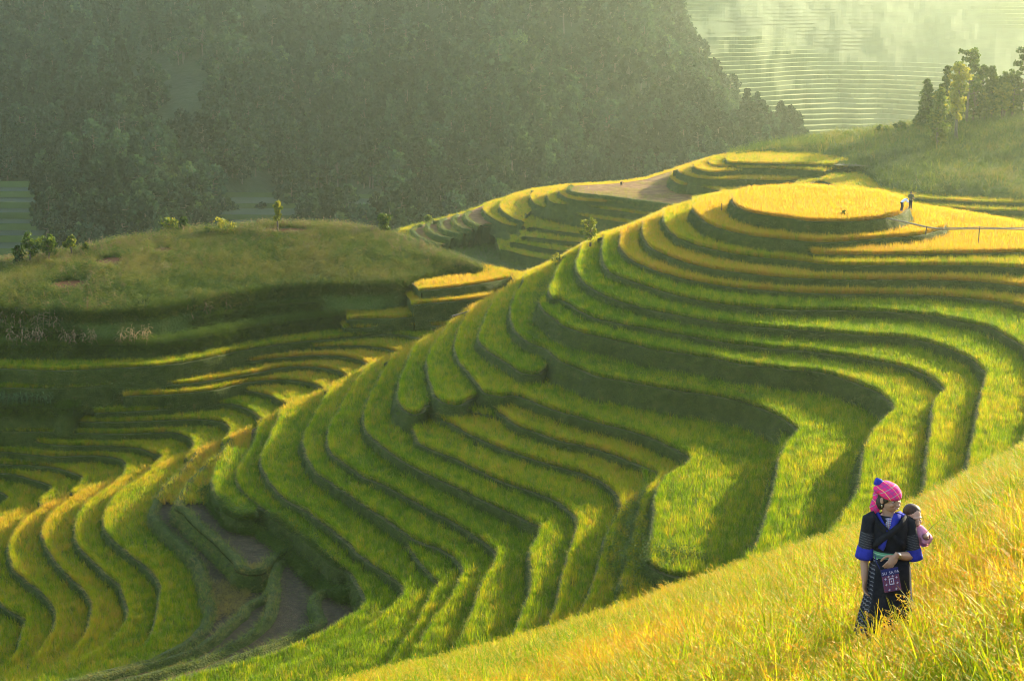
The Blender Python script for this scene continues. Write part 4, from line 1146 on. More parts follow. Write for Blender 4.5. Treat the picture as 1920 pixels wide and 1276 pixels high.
# trees of the grove on the right hill
def on_pine_hill(px, py):
    y0, y1 = lerp_px(PH0, px), lerp_px(PH1, px)
    t = (y0 - py) / max(1e-3, y0 - y1)
    A = at_z(px, y0, lerp_px(PZ0, px)); B = at_z(px, y1, lerp_px(PZ1, px))
    p = A * (1 - t) + B * t
    d = at_y(px, py, p[1])
    d[2] -= .35
    return d
def put_tree(kind, px, ybase, ytop, wpx, seed, tone, name, label, cat, group, where, q=.34, dens=1.0):
    p = where(px, ybase)
    D = math.hypot(p[0], p[1])
    H = (ybase - ytop) * D / F; W = wpx * D / F * {'conifer': 1.0, 'bush': 1.15}.get(kind, 1.3)
    return make_tree(kind, H, W, seed, q, dens, tone, name, label, cat, tuple(p), group)
GR = 'trees of the grove on the right hill'
for kind, px, yb, yt, w, seed, tone, name, lab in [
    ('conifer', 1738, 243, 145, 44, 1, .22, 'conifer_tree', 'dark pointed conifer at the left end of the grove on the grassy hill'),
    ('conifer', 1769, 236, 121, 36, 2, .24, 'conifer_tree', 'dark pointed conifer rising behind the leafy column tree in the grove'),
    ('column', 1757, 290, 167, 30, 3, .62, 'column_tree', 'narrow leafy column tree standing in front of the grove on open grass'),
    ('slender', 1792, 277, 125, 34, 4, .95, 'slender_tree', 'slender tree with golden crown on a long bare trunk before the grove'),
    ('pine', 1812, 232, 100, 54, 5, .35, 'pine_tree', 'tallest open crowned pine behind the golden crowned slender tree'),
    ('broad', 1824, 228, 152, 46, 6, .30, 'broadleaf_tree', 'round dark bushy tree in the middle of the grove'),
    ('conifer', 1857, 226, 122, 36, 7, .30, 'conifer_tree', 'pointed conifer in the right half of the grove between two broad crowns'),
    ('broad', 1882, 224, 140, 42, 8, .42, 'broadleaf_tree', 'broad olive crowned tree just right of the pointed conifer in the grove'),
    ('slender', 1878, 228, 158, 26, 9, .75, 'slender_tree', 'small slender sunlit tree with thin trunk under the olive crowned tree'),
    ('pine', 1916, 222, 97, 52, 10, .18, 'pine_tree', 'large dark pine cut by the right edge of the photo'),
    ('pine', 1898, 224, 146, 40, 11, .25, 'pine_tree', 'shorter dark pine beside the large pine at the right edge'),
    ('broad', 1784, 230, 158, 40, 12, .55, 'broadleaf_tree', 'yellowish broad tree filling the gap behind the slender golden tree'),
    ('broad', 1845, 226, 165, 36, 13, .48, 'broadleaf_tree', 'low olive tree between the dark bushy tree and the pointed conifer'),
    ('broad', 1800, 226, 166, 40, 22, .34, 'broadleaf_tree', 'dark tree crowded behind the trunk of the golden crowned slender tree'),
    ('pine', 1838, 224, 128, 40, 23, .28, 'pine_tree', 'dark open pine between the tallest pine and the pointed conifer'),
    ('broad', 1866, 224, 168, 34, 24, .40, 'broadleaf_tree', 'low green tree at the foot of the pointed conifer in the right half'),
    ('conifer', 1902, 222, 138, 30, 25, .25, 'conifer_tree', 'narrow conifer just left of the large pine at the right edge'),
    ('broad', 1752, 238, 176, 34, 26, .30, 'broadleaf_tree', 'dark tree filling the gap between the two left conifers'),
    ('bush', 1722, 242, 212, 26, 14, .35, 'bush', 'dark low bush at the foot of the leftmost conifer of the grove'),
    ('bush', 1650, 252, 234, 30, 15, .5, 'bush', 'sunlit rounded bush on the skyline left of the grove'),
    ('bush', 1690, 246, 226, 26, 16, .42, 'bush', 'green bush on the skyline just left of the grove conifers'),
    ('bush', 1732, 316, 293, 22, 17, .3, 'bush', 'dark bush alone on the grassy slope below the column tree'),
    ('bush', 1716, 313, 298, 14, 18, .3, 'bush', 'smallest dark bush on the slope below the column tree'),
    ('bush', 1816, 284, 268, 16, 19, .35, 'bush', 'small bush on the slope right of the slender tree trunk'),
    ('bush', 1872, 288, 268, 18, 20, .4, 'bush', 'small upright bush on the right part of the grassy slope'),
    ('bush', 1700, 300, 283, 15, 21, .35, 'bush', 'small dark bush on the middle of the grassy slope left of the column tree'),
]:
    put_tree(kind, px, yb, yt, w, seed, tone, name, lab, 'bush' if kind == 'bush' else 'tree', GR if kind != 'bush' else 'bushes on the right hill', on_pine_hill, q=.55 if kind != 'bush' else .4, dens=1.5)
# unseen trees added past the frame edge to shade the bowl
for i in range(9):
    px = 1960 + i * 34
    put_tree(['pine', 'broad', 'conifer'][i % 3], px, lerp_px(PH1, px) + 10, lerp_px(PH1, px) - 95 - (i * 37 % 30), 48, 60 + i, .3, ['pine_tree', 'broadleaf_tree', 'conifer_tree'][i % 3],
             'unseen tree added beyond the right edge to shade the bowl', 'tree', 'added shade trees beyond the right edge', on_pine_hill, q=.8, dens=.5)
# trees on and behind the corn hill
def on_dome(px, py):
    y1 = lerp_px(DOME_TOP, px)
    B = at_z(px, y1, lerp_px(DZ1, px))
    d = at_y(px, py, B[1] + (2 if py <= y1 + 2 else -3)); d[2] -= .2
    return d
DT = 'trees along the top of the corn hill'
for kind, px, yb, yt, w, seed, tone, name, lab in [
    ('broad', 57, 488, 434, 30, 31, .45, 'round_tree', 'round crowned tree behind the corn hill, left of its twin'),
    ('broad', 92, 482, 430, 30, 32, .5, 'round_tree', 'round crowned tree behind the corn hill, right of its twin'),
    ('broad', 134, 474, 439, 18, 33, .72, 'small_tree', 'small light green tree right of the pair of round trees'),
    ('bush', 33, 495, 461, 26, 34, .12, 'bush', 'dark low evergreen bush at the foot of the left round tree'),
    ('broad', 317, 441, 406, 34, 35, .8, 'round_tree', 'pale green umbrella shaped tree on the corn hill skyline'),
    ('conifer', 345, 438, 401, 24, 36, .25, 'small_conifer', 'small dark conifer next to the pale umbrella shaped tree'),
    ('bush', 419, 438, 407, 44, 37, .85, 'shrub', 'wide pale yellow green shrub on the corn hill skyline'),
    ('bush', 389, 440, 424, 14, 38, .7, 'shrub', 'small pale shrub left of the wide yellow green shrub'),
    ('broad', 161, 470, 454, 10, 39, .6, 'sapling', 'tiny sapling on the corn hill skyline right of the small light tree'),
    ('slender', 521, 428, 376, 13, 40, .9, 'sapling', 'thin reddish sapling standing alone on top of the corn hill'),
    ('slender', 721, 444, 398, 22, 41, .35, 'thin_tree', 'thin bare stemmed tree behind the right shoulder of the corn hill'),
    ('bush', 254, 452, 435, 14, 42, .4, 'shrub', 'small grey green shrub half hidden behind the corn hill skyline'),
]:
    put_tree(kind, px, yb, yt, w, seed, tone, name, lab, 'bush' if kind == 'bush' else 'tree', DT, on_dome, q=.26, dens=1.0)
make_tree('broad', 2.6, 2.3, 51, .16, 1.3, .75, 'small_tree', 'round leafy tree leaning on the sunlit rim of the big terraced hill', 'tree', tuple(at_y(1107, 449, 171) - np.array([0, 0, .3])))
make_tree('bush', 1.4, 1.7, 52, .15, 1.2, .85, 'shrub', 'pale shrub on the ridge left of the leafy tree', 'bush', tuple(at_y(1049, 494, 180) - np.array([0, 0, .3])))
make_tree('bush', 1.6, 2.6, 53, .3, 1.0, .55, 'shrub', 'small hazy bush on the crest of the far terraced spur', 'bush', tuple(at_y(802, 419, 330) - np.array([0, 0, .2])))

# ------------------------------------------------------------------ weeds, corn, stubble, straw
def plant_on(name, P, coll, nvar, size, tint, tilt=.1, tall=(1, 1)):
    n = len(P)
    sc = RNG.uniform(size[0], size[1], n)
    scatter(name, P, np.stack([RNG.normal(0, tilt, n), RNG.normal(0, tilt, n), RNG.uniform(0, 6.28, n)], -1),
            np.stack([sc, sc, sc * RNG.uniform(tall[0], tall[1], n)], -1), np.clip(tint, 0, 1), RNG.integers(0, nvar, n), coll)
M['dry_corn'] = leaf_mat('dry_corn_leaf', [(0, (.14, .09, .035)), (.5, (.22, .145, .06)), (1, (.30, .21, .10))], trans=1.0, tmix=.3, warm=(1.05, .95, .75))
M['green_corn'] = leaf_mat('green_corn_leaf', [(0, (.03, .07, .02)), (1, (.08, .13, .05))], trans=1.3, tmix=.4)
def corn(k, mat, dry=True, link=False, name='corn'):
    m = MB(); r = random.Random(700 + k)
    H = r.uniform(1.3, 1.8)
    lean = np.array([r.uniform(-.2, .2), r.uniform(-.2, .2), 0]) * (1 if dry else .4)
    ax = lambda t: np.array([0, 0, H * t]) + lean * t * t * H
    m.tube([ax(t) for t in (0, .35, .7, 1)], [.022, .02, .015, .008], 5)
    for i in range(9):
        t = .15 + .8 * i / 9; a = i * 2.6 + r.uniform(-.5, .5)
        m.blade(ax(t), a, r.uniform(.55, .85), .15, r.uniform(.2, .6) if not dry else r.uniform(.5, 1.1), r.uniform(1.1, 1.8) if not dry else r.uniform(1.4, 2.3), 0, seg=4, tw=r.uniform(-1, 1))
    for i in range(5):
        m.blade(ax(1), i * 1.25, .25, .03, .3, .8, 0, seg=2)
    return m.build(name, [mat], link=link)
C_CORN = proto_collection('dry_corn', [corn(k, M['dry_corn']) for k in range(5)])
# green cover of the corn hill
TD = on_grid(DG[3:-14], 60000, 31)
d0, d1, d2 = project(TD)
kk = (d0 > -60) & (d0 < 905) & (d1 > 400) & (d1 < 625)
TD = TD[kk]; d0, d1 = d0[kk], d1[kk]
bare = np.zeros(len(TD), bool)
for p, rx, ry in BARE: bare |= (((TD[:, 0] - p[0]) / rx) ** 2 + ((TD[:, 1] - p[1]) / ry) ** 2 + .9 * (fbm(TD[:, 0], TD[:, 1], 1.2, 3) - .5)) < .85
TD = TD[~bare]; d0, d1 = d0[~bare], d1[~bare]
TD = TD[:21000]; d0, d1 = d0[:21000], d1[:21000]
tz = .70 + .55 * (fbm(TD[:, 0], TD[:, 1], 6, 43, 3) - .5) * 2 + RNG.normal(0, .28, len(TD))
plant_on('corn_hill_weeds', TD - np.array([0, 0, .08]), C_WEED, 4, (.5, 1.7), tz)
fr = lerp_px(DOME_FRONT, d0)
kc = RNG.random(len(TD)) < np.clip(.01 + .20 * (fbm(TD[:, 0], TD[:, 1], 9, 47, 2) - .42) + .12 * (d1 < lerp_px(DOME_TOP, d0) + 14), 0, .5)
plant_on('dry_corn_field', TD[kc][:2600] - np.array([0, 0, .1]), C_CORN, 5, (.35, .75), RNG.random(min(2600, kc.sum())), tilt=.2)
# shaggy growth on the banks of the corn hill
def rim_points(L, n, back=(0, .6), down=(0, .1), x0=-60, x1=900):
    q = RNG.uniform(0, L['s'][-1], n)
    o = RNG.uniform(back[0], back[1], n); dz = RNG.uniform(down[0], down[1], n)
    x = np.interp(q, L['s'], L['R'][:, 0] - 0) - np.interp(q, L['s'], L['out'][:, 0]) * o
    y = np.interp(q, L['s'], L['R'][:, 1]) - np.interp(q, L['s'], L['out'][:, 1]) * o
    P = np.stack([x, y, L['z'] - dz], -1)
    a, b, _ = project(P)
    return P[(a > x0) & (a < x1)]
CORN_RIMS = [L for L in LAYERS if L['crop'] == 'corn_row']
bankP = [rim_points(L, 1500, (-.35, .4), (-.05, 1.2)) for L in CORN_RIMS] + [rim_points(L, 1100, (0, 2.2), (0, .05)) for L in CORN_RIMS]
frontP = r0[RNG.integers(0, len(r0), 2600)] + np.stack([RNG.uniform(-.4, .4, 2600), RNG.uniform(-.5, .6, 2600), RNG.uniform(-1.3, .1, 2600)], -1)
bankP.append(frontP)
bankP += [rim_points(next(L for L in LAYERS if L['crop'] == 'corn'), 900, (-.3, 2.0), (-.05, .9))]
bankP = np.vstack(bankP)
plant_on('bank_weeds', bankP, C_WEED, 4, (.7, 1.6), .34 + .45 * fbm(bankP[:, 0], bankP[:, 1], 3, 51) + RNG.normal(0, .08, len(bankP)))
# tall growth in the gullies and on the rough banks of the big hill
def px_fill(poly, z, n):
    P = np.array(poly, float)
    out = []
    while len(out) < n:
        x = RNG.uniform(P[:, 0].min(), P[:, 0].max(), 400); y = RNG.uniform(P[:, 1].min(), P[:, 1].max(), 400)
        for a, b in zip(x, y):
            ins = row_inside(P, b, np.array([a]))
            if ins is not None and ins[0]: out.append((a, b))
    o = np.array(out[:n])
    return at_z(o[:, 0], o[:, 1], z)
def ground_of(P):
    """drop points to the field they stand over"""
    Q = P.copy()
    for i in range(len(Q)):
        for L in LAYERS:
            ins = row_inside(L['P'], Q[i, 1], Q[i:i + 1, 0])
            if ins is not None and ins[0]: Q[i, 2] = L['z']; break
    return Q
WP = [ground_of(px_fill([(1035, 500), (1050, 520), (1020, 560), (1012, 600), (1005, 640), (992, 620), (990, 580), (1005, 540), (1020, 510)], -31.5, 420)),
      ground_of(px_fill([(1165, 950), (1212, 915), (1216, 1000), (1212, 1060), (1180, 1095), (1140, 1080), (1130, 1030), (1150, 985)], -35.8, 620)),
      ground_of(px_fill([(470, 978), (520, 985), (560, 1010), (600, 1045), (640, 1085), (668, 1118), (640, 1122), (585, 1085), (540, 1040), (490, 1010)], -42.0, 900)),
      ground_of(px_fill([(388, 915), (402, 945), (440, 980), (480, 985), (476, 1000), (430, 990), (392, 950), (372, 920)], -42.2, 420)),
      ground_of(px_fill([(1040, 690), (1250, 735), (1420, 780), (1430, 800), (1250, 760), (1040, 712)], -33.6, 300)),
      ground_of(px_fill([(1548, 302), (1640, 304), (1648, 322), (1565, 320)], -33.6, 260)),
      ground_of(px_fill([(1215, 1065), (1300, 1092), (1330, 1105), (1200, 1130), (1150, 1140)], -36, 260)),
      ground_of(px_fill([(620, 600), (680, 590), (720, 600), (680, 625), (600, 640), (540, 640), (480, 660), (420, 668), (300, 680), (400, 640), (520, 615)], -38.0, 500))]
WP.append(px_fill([(1555, 297), (1625, 298), (1645, 313), (1575, 309)], -33.05, 300))
WP = np.vstack(WP)
plant_on('gully_weeds', WP, C_WEED, 4, (.5, 1.35), .30 + .4 * fbm(WP[:, 0], WP[:, 1], 2.5, 53) + RNG.normal(0, .08, len(WP)), tall=(.8, 1.4))
# rough grass and reeds of the right hill
PGp = on_grid(PG[4:-12], 30000, 35)
g0, g1, g2 = project(PGp)
kk = (g0 > 1370) & (g0 < 1990) & (g1 > 180) & (g1 < 400)
PGp = PGp[kk]
tz = .45 + .6 * (fbm(PGp[:, 0], PGp[:, 1], 14, 57, 3) - .5) * 2 + RNG.normal(0, .25, len(PGp))
half = RNG.random(len(PGp)) < .6
plant_on('hill_scrub', PGp[half][:9000] - np.array([0, 0, .1]), C_WEED, 4, (1.0, 2.6), tz[half][:9000] * .8, tall=(.7, 1.3))
plant_on('hill_grass', PGp[~half][:7000] - np.array([0, 0, .1]), C_GRASS, 4, (2.5, 6.0), tz[~half][:7000] + .15, tall=(1, 1.6))
st = (crop == 'weeds')
P_ = np.stack([gx[st], gy[st], gz[st]], -1)[::2]
plant_on('spur_weeds', P_, C_WEED, 4, (.9, 1.8), .3 + .4 * fbm(P_[:, 0], P_[:, 1], 6, 59) + RNG.normal(0, .1, len(P_)))
# stubble and straw of the harvested fields
st = (crop == 'stubble') & ~is_rice & (edge > .75)
STP = np.stack([gx[st], gy[st], gz[st]], -1)
STP = STP[RNG.random(len(STP)) < .55]
plant_on('stubble', STP, C_GRASS, 4, (.3, .55), np.clip(.5 + RNG.normal(0, .25, len(STP)), 0, 1))
st = (crop == 'straw') & (edge > .6) & (fbm(gx, gy, 5, 63, 2) > .52)
STP = np.stack([gx[st], gy[st], gz[st]], -1)
plant_on('straw_swaths', STP, C_GRASS, 4, (.9, 1.8), np.full(len(STP), .9), tilt=1.0)
STP = np.vstack([ground_of(px_fill([(376, 1085), (420, 1082), (462, 1092), (470, 1110), (440, 1140), (395, 1160), (380, 1130)], -43.3, 700)),
                ground_of(px_fill([(440, 1062), (500, 1058), (505, 1068), (470, 1076)], -42.4, 160)),
                ground_of(px_fill([(290, 1262), (360, 1246), (330, 1262), (260, 1276)], -43, 160))])
STP[:, 2] += RNG.uniform(0, .18, len(STP))
plant_on('loose_straw', STP, C_GRASS, 4, (.8, 1.5), np.full(len(STP), 1.0), tilt=1.1)

# ------------------------------------------------------------------ corn stalks one can count, in the rows under the corn hill
M['dry_corn_single'] = leaf_mat('dry_corn_single', [(0, (.16, .10, .04)), (1, (.36, .25, .13))], trans=1.0, tmix=.3, warm=(1.05, .95, .75), instancer=False)
M['green_corn_single'] = leaf_mat('green_corn_single', [(0, (.05, .11, .03)), (1, (.14, .20, .09))], trans=1.4, tmix=.4, instancer=False)
DRY = [corn(20 + k, M['dry_corn_single'], name='dry_corn_stalk', link=False) for k in range(4)]
def stalks(L, xs, back, lab, group, size=1.0):
    R = L['R']; a, b, _ = project(np.stack([R[:, 0], R[:, 1], np.full(len(R), L['z'])], -1))
    for x in xs:
        i = int(np.abs(a - x).argmin())
        o = DRY[int(RNG.integers(0, 4))].copy(); COL.objects.link(o)
        bk = RNG.uniform(*back)
        o.location = (R[i, 0] - L['out'][i, 0] * bk, R[i, 1] - L['out'][i, 1] * bk, L['z'] - .05)
        o.rotation_euler = (RNG.normal(0, .12), RNG.normal(0, .12), RNG.uniform(0, 6.28))
        o.scale = (RNG.uniform(.95, 1.3) * size,) * 3
        tag(o, lab, 'corn stalk', group)
LU = next(L for L in LAYERS if L['crop'] == 'corn_row' and L['z'] > -35.5)
LL = next(L for L in LAYERS if L['crop'] == 'corn_row' and L['z'] < -35.5)
stalks(LU, [-10, 3, 8, 20, 36, 40, 58, 62, 70, 80, 84, 95, 104, 112, 205, 222, 228, 254, 262, 280, 286, 332, 345, 358, 364, 372, 390, 395, 430, 438, 448], (.2, 1.0), 'dry tan corn stalk in the upper row on the dark bank under the corn hill', 'dry corn stalks of the upper row')
stalks(LU, [640, 648, 662, 671, 680, 684, 690, 706, 712, 722, 728, 736, 744, 752, 757, 766, 775, 782, 788, 795], (.2, .8), 'dry pale corn stalk in the row under the right shoulder of the corn hill', 'dry corn stalks of the right row')
stalks(LL, [12, 20, 26, 38, 46, 52, 60, 66, 72, 92, 112, 118, 130, 137, 141, 158, 166, 172, 178, 220, 224, 240, 252, 266, 272, 278], (.2, .9), 'dry tan corn stalk in the lower row right above the long green rice strip', 'dry corn stalks of the lower row')
GRN = [corn(40 + k, M['green_corn_single'], dry=False, name='corn_plant', link=False) for k in range(3)]
for o in GRN:
    a = o.data.attributes.new('tint', 'FLOAT', 'POINT'); a.data.foreach_set('value', np.full(len(o.data.vertices), .6, np.float32))
for o in DRY:
    a = o.data.attributes.new('tint', 'FLOAT', 'POINT'); a.data.foreach_set('value', np.full(len(o.data.vertices), .7, np.float32))
LG = next(L for L in LAYERS if L['crop'] == 'corn')
for i in range(34):
    x = -8 + i * 3.0
    R = LG['R']; a, b, _ = project(np.stack([R[:, 0], R[:, 1], np.full(len(R), LG['z'])], -1))
    j = int(np.abs(a - x).argmin()); bk = .3 + .8 * (i % 3) / 2
    o = GRN[i % 3].copy(); COL.objects.link(o)
    o.location = (R[j, 0] - LG['out'][j, 0] * bk, R[j, 1] - LG['out'][j, 1] * bk, LG['z'] - .05)
    o.rotation_euler = (0, 0, i * 1.7); o.scale = (RNG.uniform(.7, .95),) * 3
    tag(o, 'grey green corn plant in the short row at the left edge', 'corn plant', 'green corn plants at the left edge')

# ------------------------------------------------------------------ bamboo water pipe, shelter, stakes
M['bamboo'] = noise_mat('bamboo', [(.3, (.20, .15, .08)), (.7, (.36, .29, .17))], scale=5, rough=.6)
M['old_wood'] = noise_mat('old_wood', [(.3, (.05, .04, .035)), (.7, (.11, .09, .075))], scale=5)
e = empty('bamboo_pipe', tuple(at_y(1740, 452, 157)))
tag(e, 'long bamboo water pipe on thin posts running right from the round summit terrace', 'water pipe')
def rel(pts): return [np.array(p) - np.array(e.location) for p in pts]
line1 = [at_z(1662, 409, -21.85), at_z(1700, 417, -22.2), at_z(1740, 426, -22.55), at_z(1768, 430, -22.7)]
line2 = [at_z(1745, 428, -22.55), at_z(1800, 427.5, -22.5), at_z(1838, 426, -22.4), at_z(1880, 428, -22.45), at_z(1990, 426, -22.3)]
line3 = [at_z(1762, 430.5, -22.75), at_z(1838, 429, -22.6), at_z(1990, 431, -22.7)]
for ln, rd in ((line1, .085), (line2, .055), (line3, .05)):
    b = MB(); b.tube(rel(ln), [rd * (1 if i % 2 else .9) for i in range(len(ln))], 8); b.build('pipe', [M['bamboo']], e, smooth=True)
for px, yt, yb, D in ((1737, 424, 440, 155.2), (1836, 424, 459, 155.5)):
    b = MB(); b.tube(rel([at_y(px + 1, yt, D), at_y(px - .5, (yt + yb) / 2, D), at_y(px - 2, yb, D)]), [.05, .045, .05], 6); b.build('post', [M['old_wood']], e)
e = empty('field_shelter', tuple(at_y(868, 596, 178)))
tag(e, 'small dark slanted shelter roof peeking over the ridge beside the far rice strips', 'shelter')
b = MB(); p = [at_y(846, 593, 176.5), at_y(884, 581, 176.5), at_y(886, 579.5, 179), at_y(849, 590.5, 179)]
q = [x - np.array(e.location) for x in p]; dn = np.array([0, 0, -.14])
b.quad(*q); b.quad(*[x + dn for x in q[::-1]])
for i in range(4): b.quad(q[i], q[(i + 1) % 4], q[(i + 1) % 4] + dn, q[i] + dn)
b.build('roof', [M['old_wood']], e)
for px, py, D in ((863, 596, 177), (880, 592, 177), (863, 594, 178.6), (880, 590, 178.6)):
    b = MB(); t = at_y(px, py - 9, D) - np.array(e.location); b.tube([t, t - np.array([0, 0, 1.0])], .06, 6); b.build('post', [M['old_wood']], e)
for px, py0, py1, D, lab in ((1353, 394, 381, 160, 'thin dark stake standing in the gold terrace left of the round summit field'), (1104, 354, 347, 316, 'short pinkish stake at the left end of the harvested brown field')):
    b = MB(); a0_ = at_y(px, py0, D); a1_ = at_y(px, py1, D)
    b.tube([np.zeros(3), (a1_ - a0_) * .5 + np.array([.02, 0, 0]), a1_ - a0_], [.05, .045, .035], 6)
    o = b.build('stake', [M['old_wood'] if D < 200 else M['panicle_near']]); o.location = tuple(a0_); tag(o, lab, 'stake')
make_tree('bush', .85, .7, 71, .09, 1.0, .25, 'small_bush', 'single dark green tuft growing at the front edge of the round summit field', 'bush', tuple(at_z(1582, 410, -22.0)))

# ------------------------------------------------------------------ people
M['skin'] = noise_mat('skin', [(.3, (.33, .18, .105)), (.7, (.42, .24, .15))], scale=8, rough=.55, spec=.3)
M['baby_skin'] = noise_mat('baby_skin', [(.3, (.42, .24, .16)), (.7, (.52, .31, .22))], scale=8, rough=.5, spec=.3)
M['hair'] = noise_mat('hair', [(.3, (.012, .009, .008)), (.7, (.035, .026, .02))], scale=30, rough=.5, spec=.4)
M['baby_hair'] = noise_mat('baby_hair', [(.3, (.03, .02, .013)), (.7, (.07, .045, .03))], scale=30, rough=.6)
M['black_cloth'] = noise_mat('black_cloth', [(.3, (.008, .008, .010)), (.7, (.022, .021, .024))], scale=14, rough=.9, bump=.5, bscale=40, dist=.01)
M['blue_cloth'] = noise_mat('blue_cloth', [(.3, (.018, .022, .19)), (.7, (.035, .045, .36))], scale=12, rough=.8, bump=.4, bscale=30, dist=.01)
M['pink_cloth'] = noise_mat('pink_knit', [(.3, (.52, .20, .30)), (.7, (.68, .33, .43))], scale=40, rough=.9, bump=.7, bscale=90, dist=.006)
M['white_cloth'] = noise_mat('white_cloth', [(.3, (.55, .56, .62)), (.7, (.75, .76, .80))], scale=10, rough=.9)
M['dark_trousers'] = noise_mat('dark_trousers', [(.3, (.02, .025, .03)), (.7, (.045, .05, .055))], scale=10, rough=.9)
M['olive_cloth'] = noise_mat('olive_cloth', [(.3, (.06, .065, .035)), (.7, (.11, .11, .06))], scale=10, rough=.9)
M['silver'] = plain_mat('silver', (.55, .55, .55), rough=.3, metal=1.0)
M['teeth'] = plain_mat('teeth', (.75, .72, .65), rough=.4)
M['lips'] = plain_mat('lips', (.25, .085, .07), rough=.5)
M['eye_dark'] = plain_mat('eye_dark', (.012, .009, .008), rough=.25, spec=.5)
M['eye_white'] = plain_mat('eye_white', (.55, .52, .48), rough=.3, spec=.4)
def stripes_mat(name, base, bands, rough=.85, coord='Object'):
    """bands: (axis, frequency, phase, width 0..1, colour) painted one over another"""
    m, nt, out = new_mat(name)
    tc = N(nt, 'ShaderNodeTexCoord'); sx = N(nt, 'ShaderNodeSeparateXYZ'); nt.links.new(tc.outputs[coord], sx.inputs[0])
    rgb = N(nt, 'ShaderNodeRGB'); rgb.outputs[0].default_value = (*base, 1)
    src = rgb.outputs[0]
    for ax, fr, ph, wd, col in bands:
        if isinstance(ax, tuple):
            dt = N(nt, 'ShaderNodeVectorMath', operation='DOT_PRODUCT'); dt.inputs[1].default_value = ax
            nt.links.new(tc.outputs[coord], dt.inputs[0]); v = dt.outputs['Value']
        else: v = sx.outputs[ax]
        a = N(nt, 'ShaderNodeMath', operation='MULTIPLY_ADD'); a.inputs[1].default_value = fr; a.inputs[2].default_value = ph + 50
        nt.links.new(v, a.inputs[0])
        f = N(nt, 'ShaderNodeMath', operation='FRACT'); nt.links.new(a.outputs[0], f.inputs[0])
        l = N(nt, 'ShaderNodeMath', operation='LESS_THAN'); l.inputs[1].default_value = wd; nt.links.new(f.outputs[0], l.inputs[0])
        if len(col) == 4:
            mu = N(nt, 'ShaderNodeMath', operation='MULTIPLY'); mu.inputs[1].default_value = col[3]; nt.links.new(l.outputs[0], mu.inputs[0]); fac = mu.outputs[0]
        else: fac = l.outputs[0]
        mx = N(nt, 'ShaderNodeMix', data_type='RGBA'); nt.links.new(fac, mx.inputs[0]); nt.links.new(src, mx.inputs[6]); mx.inputs[7].default_value = (*col[:3], 1)
        src = mx.outputs[2]
    b = N(nt, 'ShaderNodeBsdfPrincipled'); b.inputs['Roughness'].default_value = rough; b.inputs['Specular IOR Level'].default_value = .15
    nt.links.new(src, b.inputs['Base Color']); nt.links.new(b.outputs[0], out.inputs[0])
    return m
M['plaid'] = stripes_mat('pink_plaid', (.78, .03, .16), [((.8, .3, .5), 13, 0, .22, (.25, .06, .22, .5)), ((-.5, .2, .85), 13, .3, .22, (.25, .06, .20, .5)), ((.8, .3, .5), 13, .42, .06, (.85, .55, .12, .8)), ((-.5, .2, .85), 13, .72, .06, (.10, .45, .30, .8))])
M['batik'] = stripes_mat('batik', (.022, .022, .028), [(2, 26, 0, .34, (.20, .19, .20, .7)), (2, 6.5, .2, .12, (.018, .018, .02)), (0, 22, 0, .16, (.02, .02, .025, .8))])
M['embroidery'] = stripes_mat('embroidered_band', (.03, .03, .035), [((.3, .1, 1), 42, 0, .38, (.10, .10, .10, .7)), ((1, .2, .3), 30, 0, .3, (.04, .04, .045, .8))])
M['sash'] = stripes_mat('green_sash', (.10, .26, .13), [(2, 40, 0, .28, (.30, .46, .30)), (2, 13, .4, .25, (.06, .14, .12))])
M['print_blouse'] = stripes_mat('print_blouse', (.45, .42, .40), [(2, 60, 0, .4, (.06, .10, .25)), (0, 60, 0, .4, (.30, .08, .10, .6))])

def oval_loft(rings, n=24, wr=0.0, seed=0, mi=0, closed=(False, False), arc=None):
    """rings: (centre, x-axis vec, y-axis vec) -> skin over ovals; arc limits it to part of the turn"""
    m = MB(); ids = []
    a0, a1 = arc or (0, 2 * math.pi)
    for j, (c, ux, uy) in enumerate(rings):
        c, ux, uy = (np.array(v, float) for v in (c, ux, uy))
        row = []
        for k in range(n + (1 if arc else 0)):
            a = a0 + (a1 - a0) * k / n
            w = 1 + wr * (math.sin(a * 7 + seed + j * .7) * .5 + math.sin(a * 11 - seed * 2 + j * .4) * .5)
            row.append(len(m.V)); m.V.append(c + (ux * math.cos(a) + uy * math.sin(a)) * w)
        ids.append(row)
    for r1, r2 in zip(ids[:-1], ids[1:]):
        L_ = len(r1)
        for k in range(L_ if not arc else L_ - 1):
            k2 = (k + 1) % L_
            m.F.append((r1[k], r1[k2], r2[k2], r2[k])); m.M.append(mi)
    if closed[0]: m.F.append(tuple(reversed(ids[0]))); m.M.append(mi)
    if closed[1]: m.F.append(tuple(ids[-1])); m.M.append(mi)
    return m
def ring(c, rx, ry): return (c, (rx, 0, 0), (0, ry, 0))
def limb_rings(pts, rad, flat=1.0):
    """ovals square to a bent path"""
    pts = [np.array(p, float) for p in pts]; out = []
    for i, p in enumerate(pts):
        t = pts[min(i + 1, len(pts) - 1)] - pts[max(i - 1, 0)]; t /= np.linalg.norm(t)
        u = np.cross(t, (0, 1, 0)); u /= np.linalg.norm(u) + 1e-9; v = np.cross(u, t)
        out.append((p, u * rad[i], v * rad[i] * flat))
    return out
def merge(*ms):
    o = MB()
    for m in ms:
        k = len(o.V); o.V += m.V; o.F += [tuple(i + k for i in f) for f in m.F]; o.M += m.M
    return o
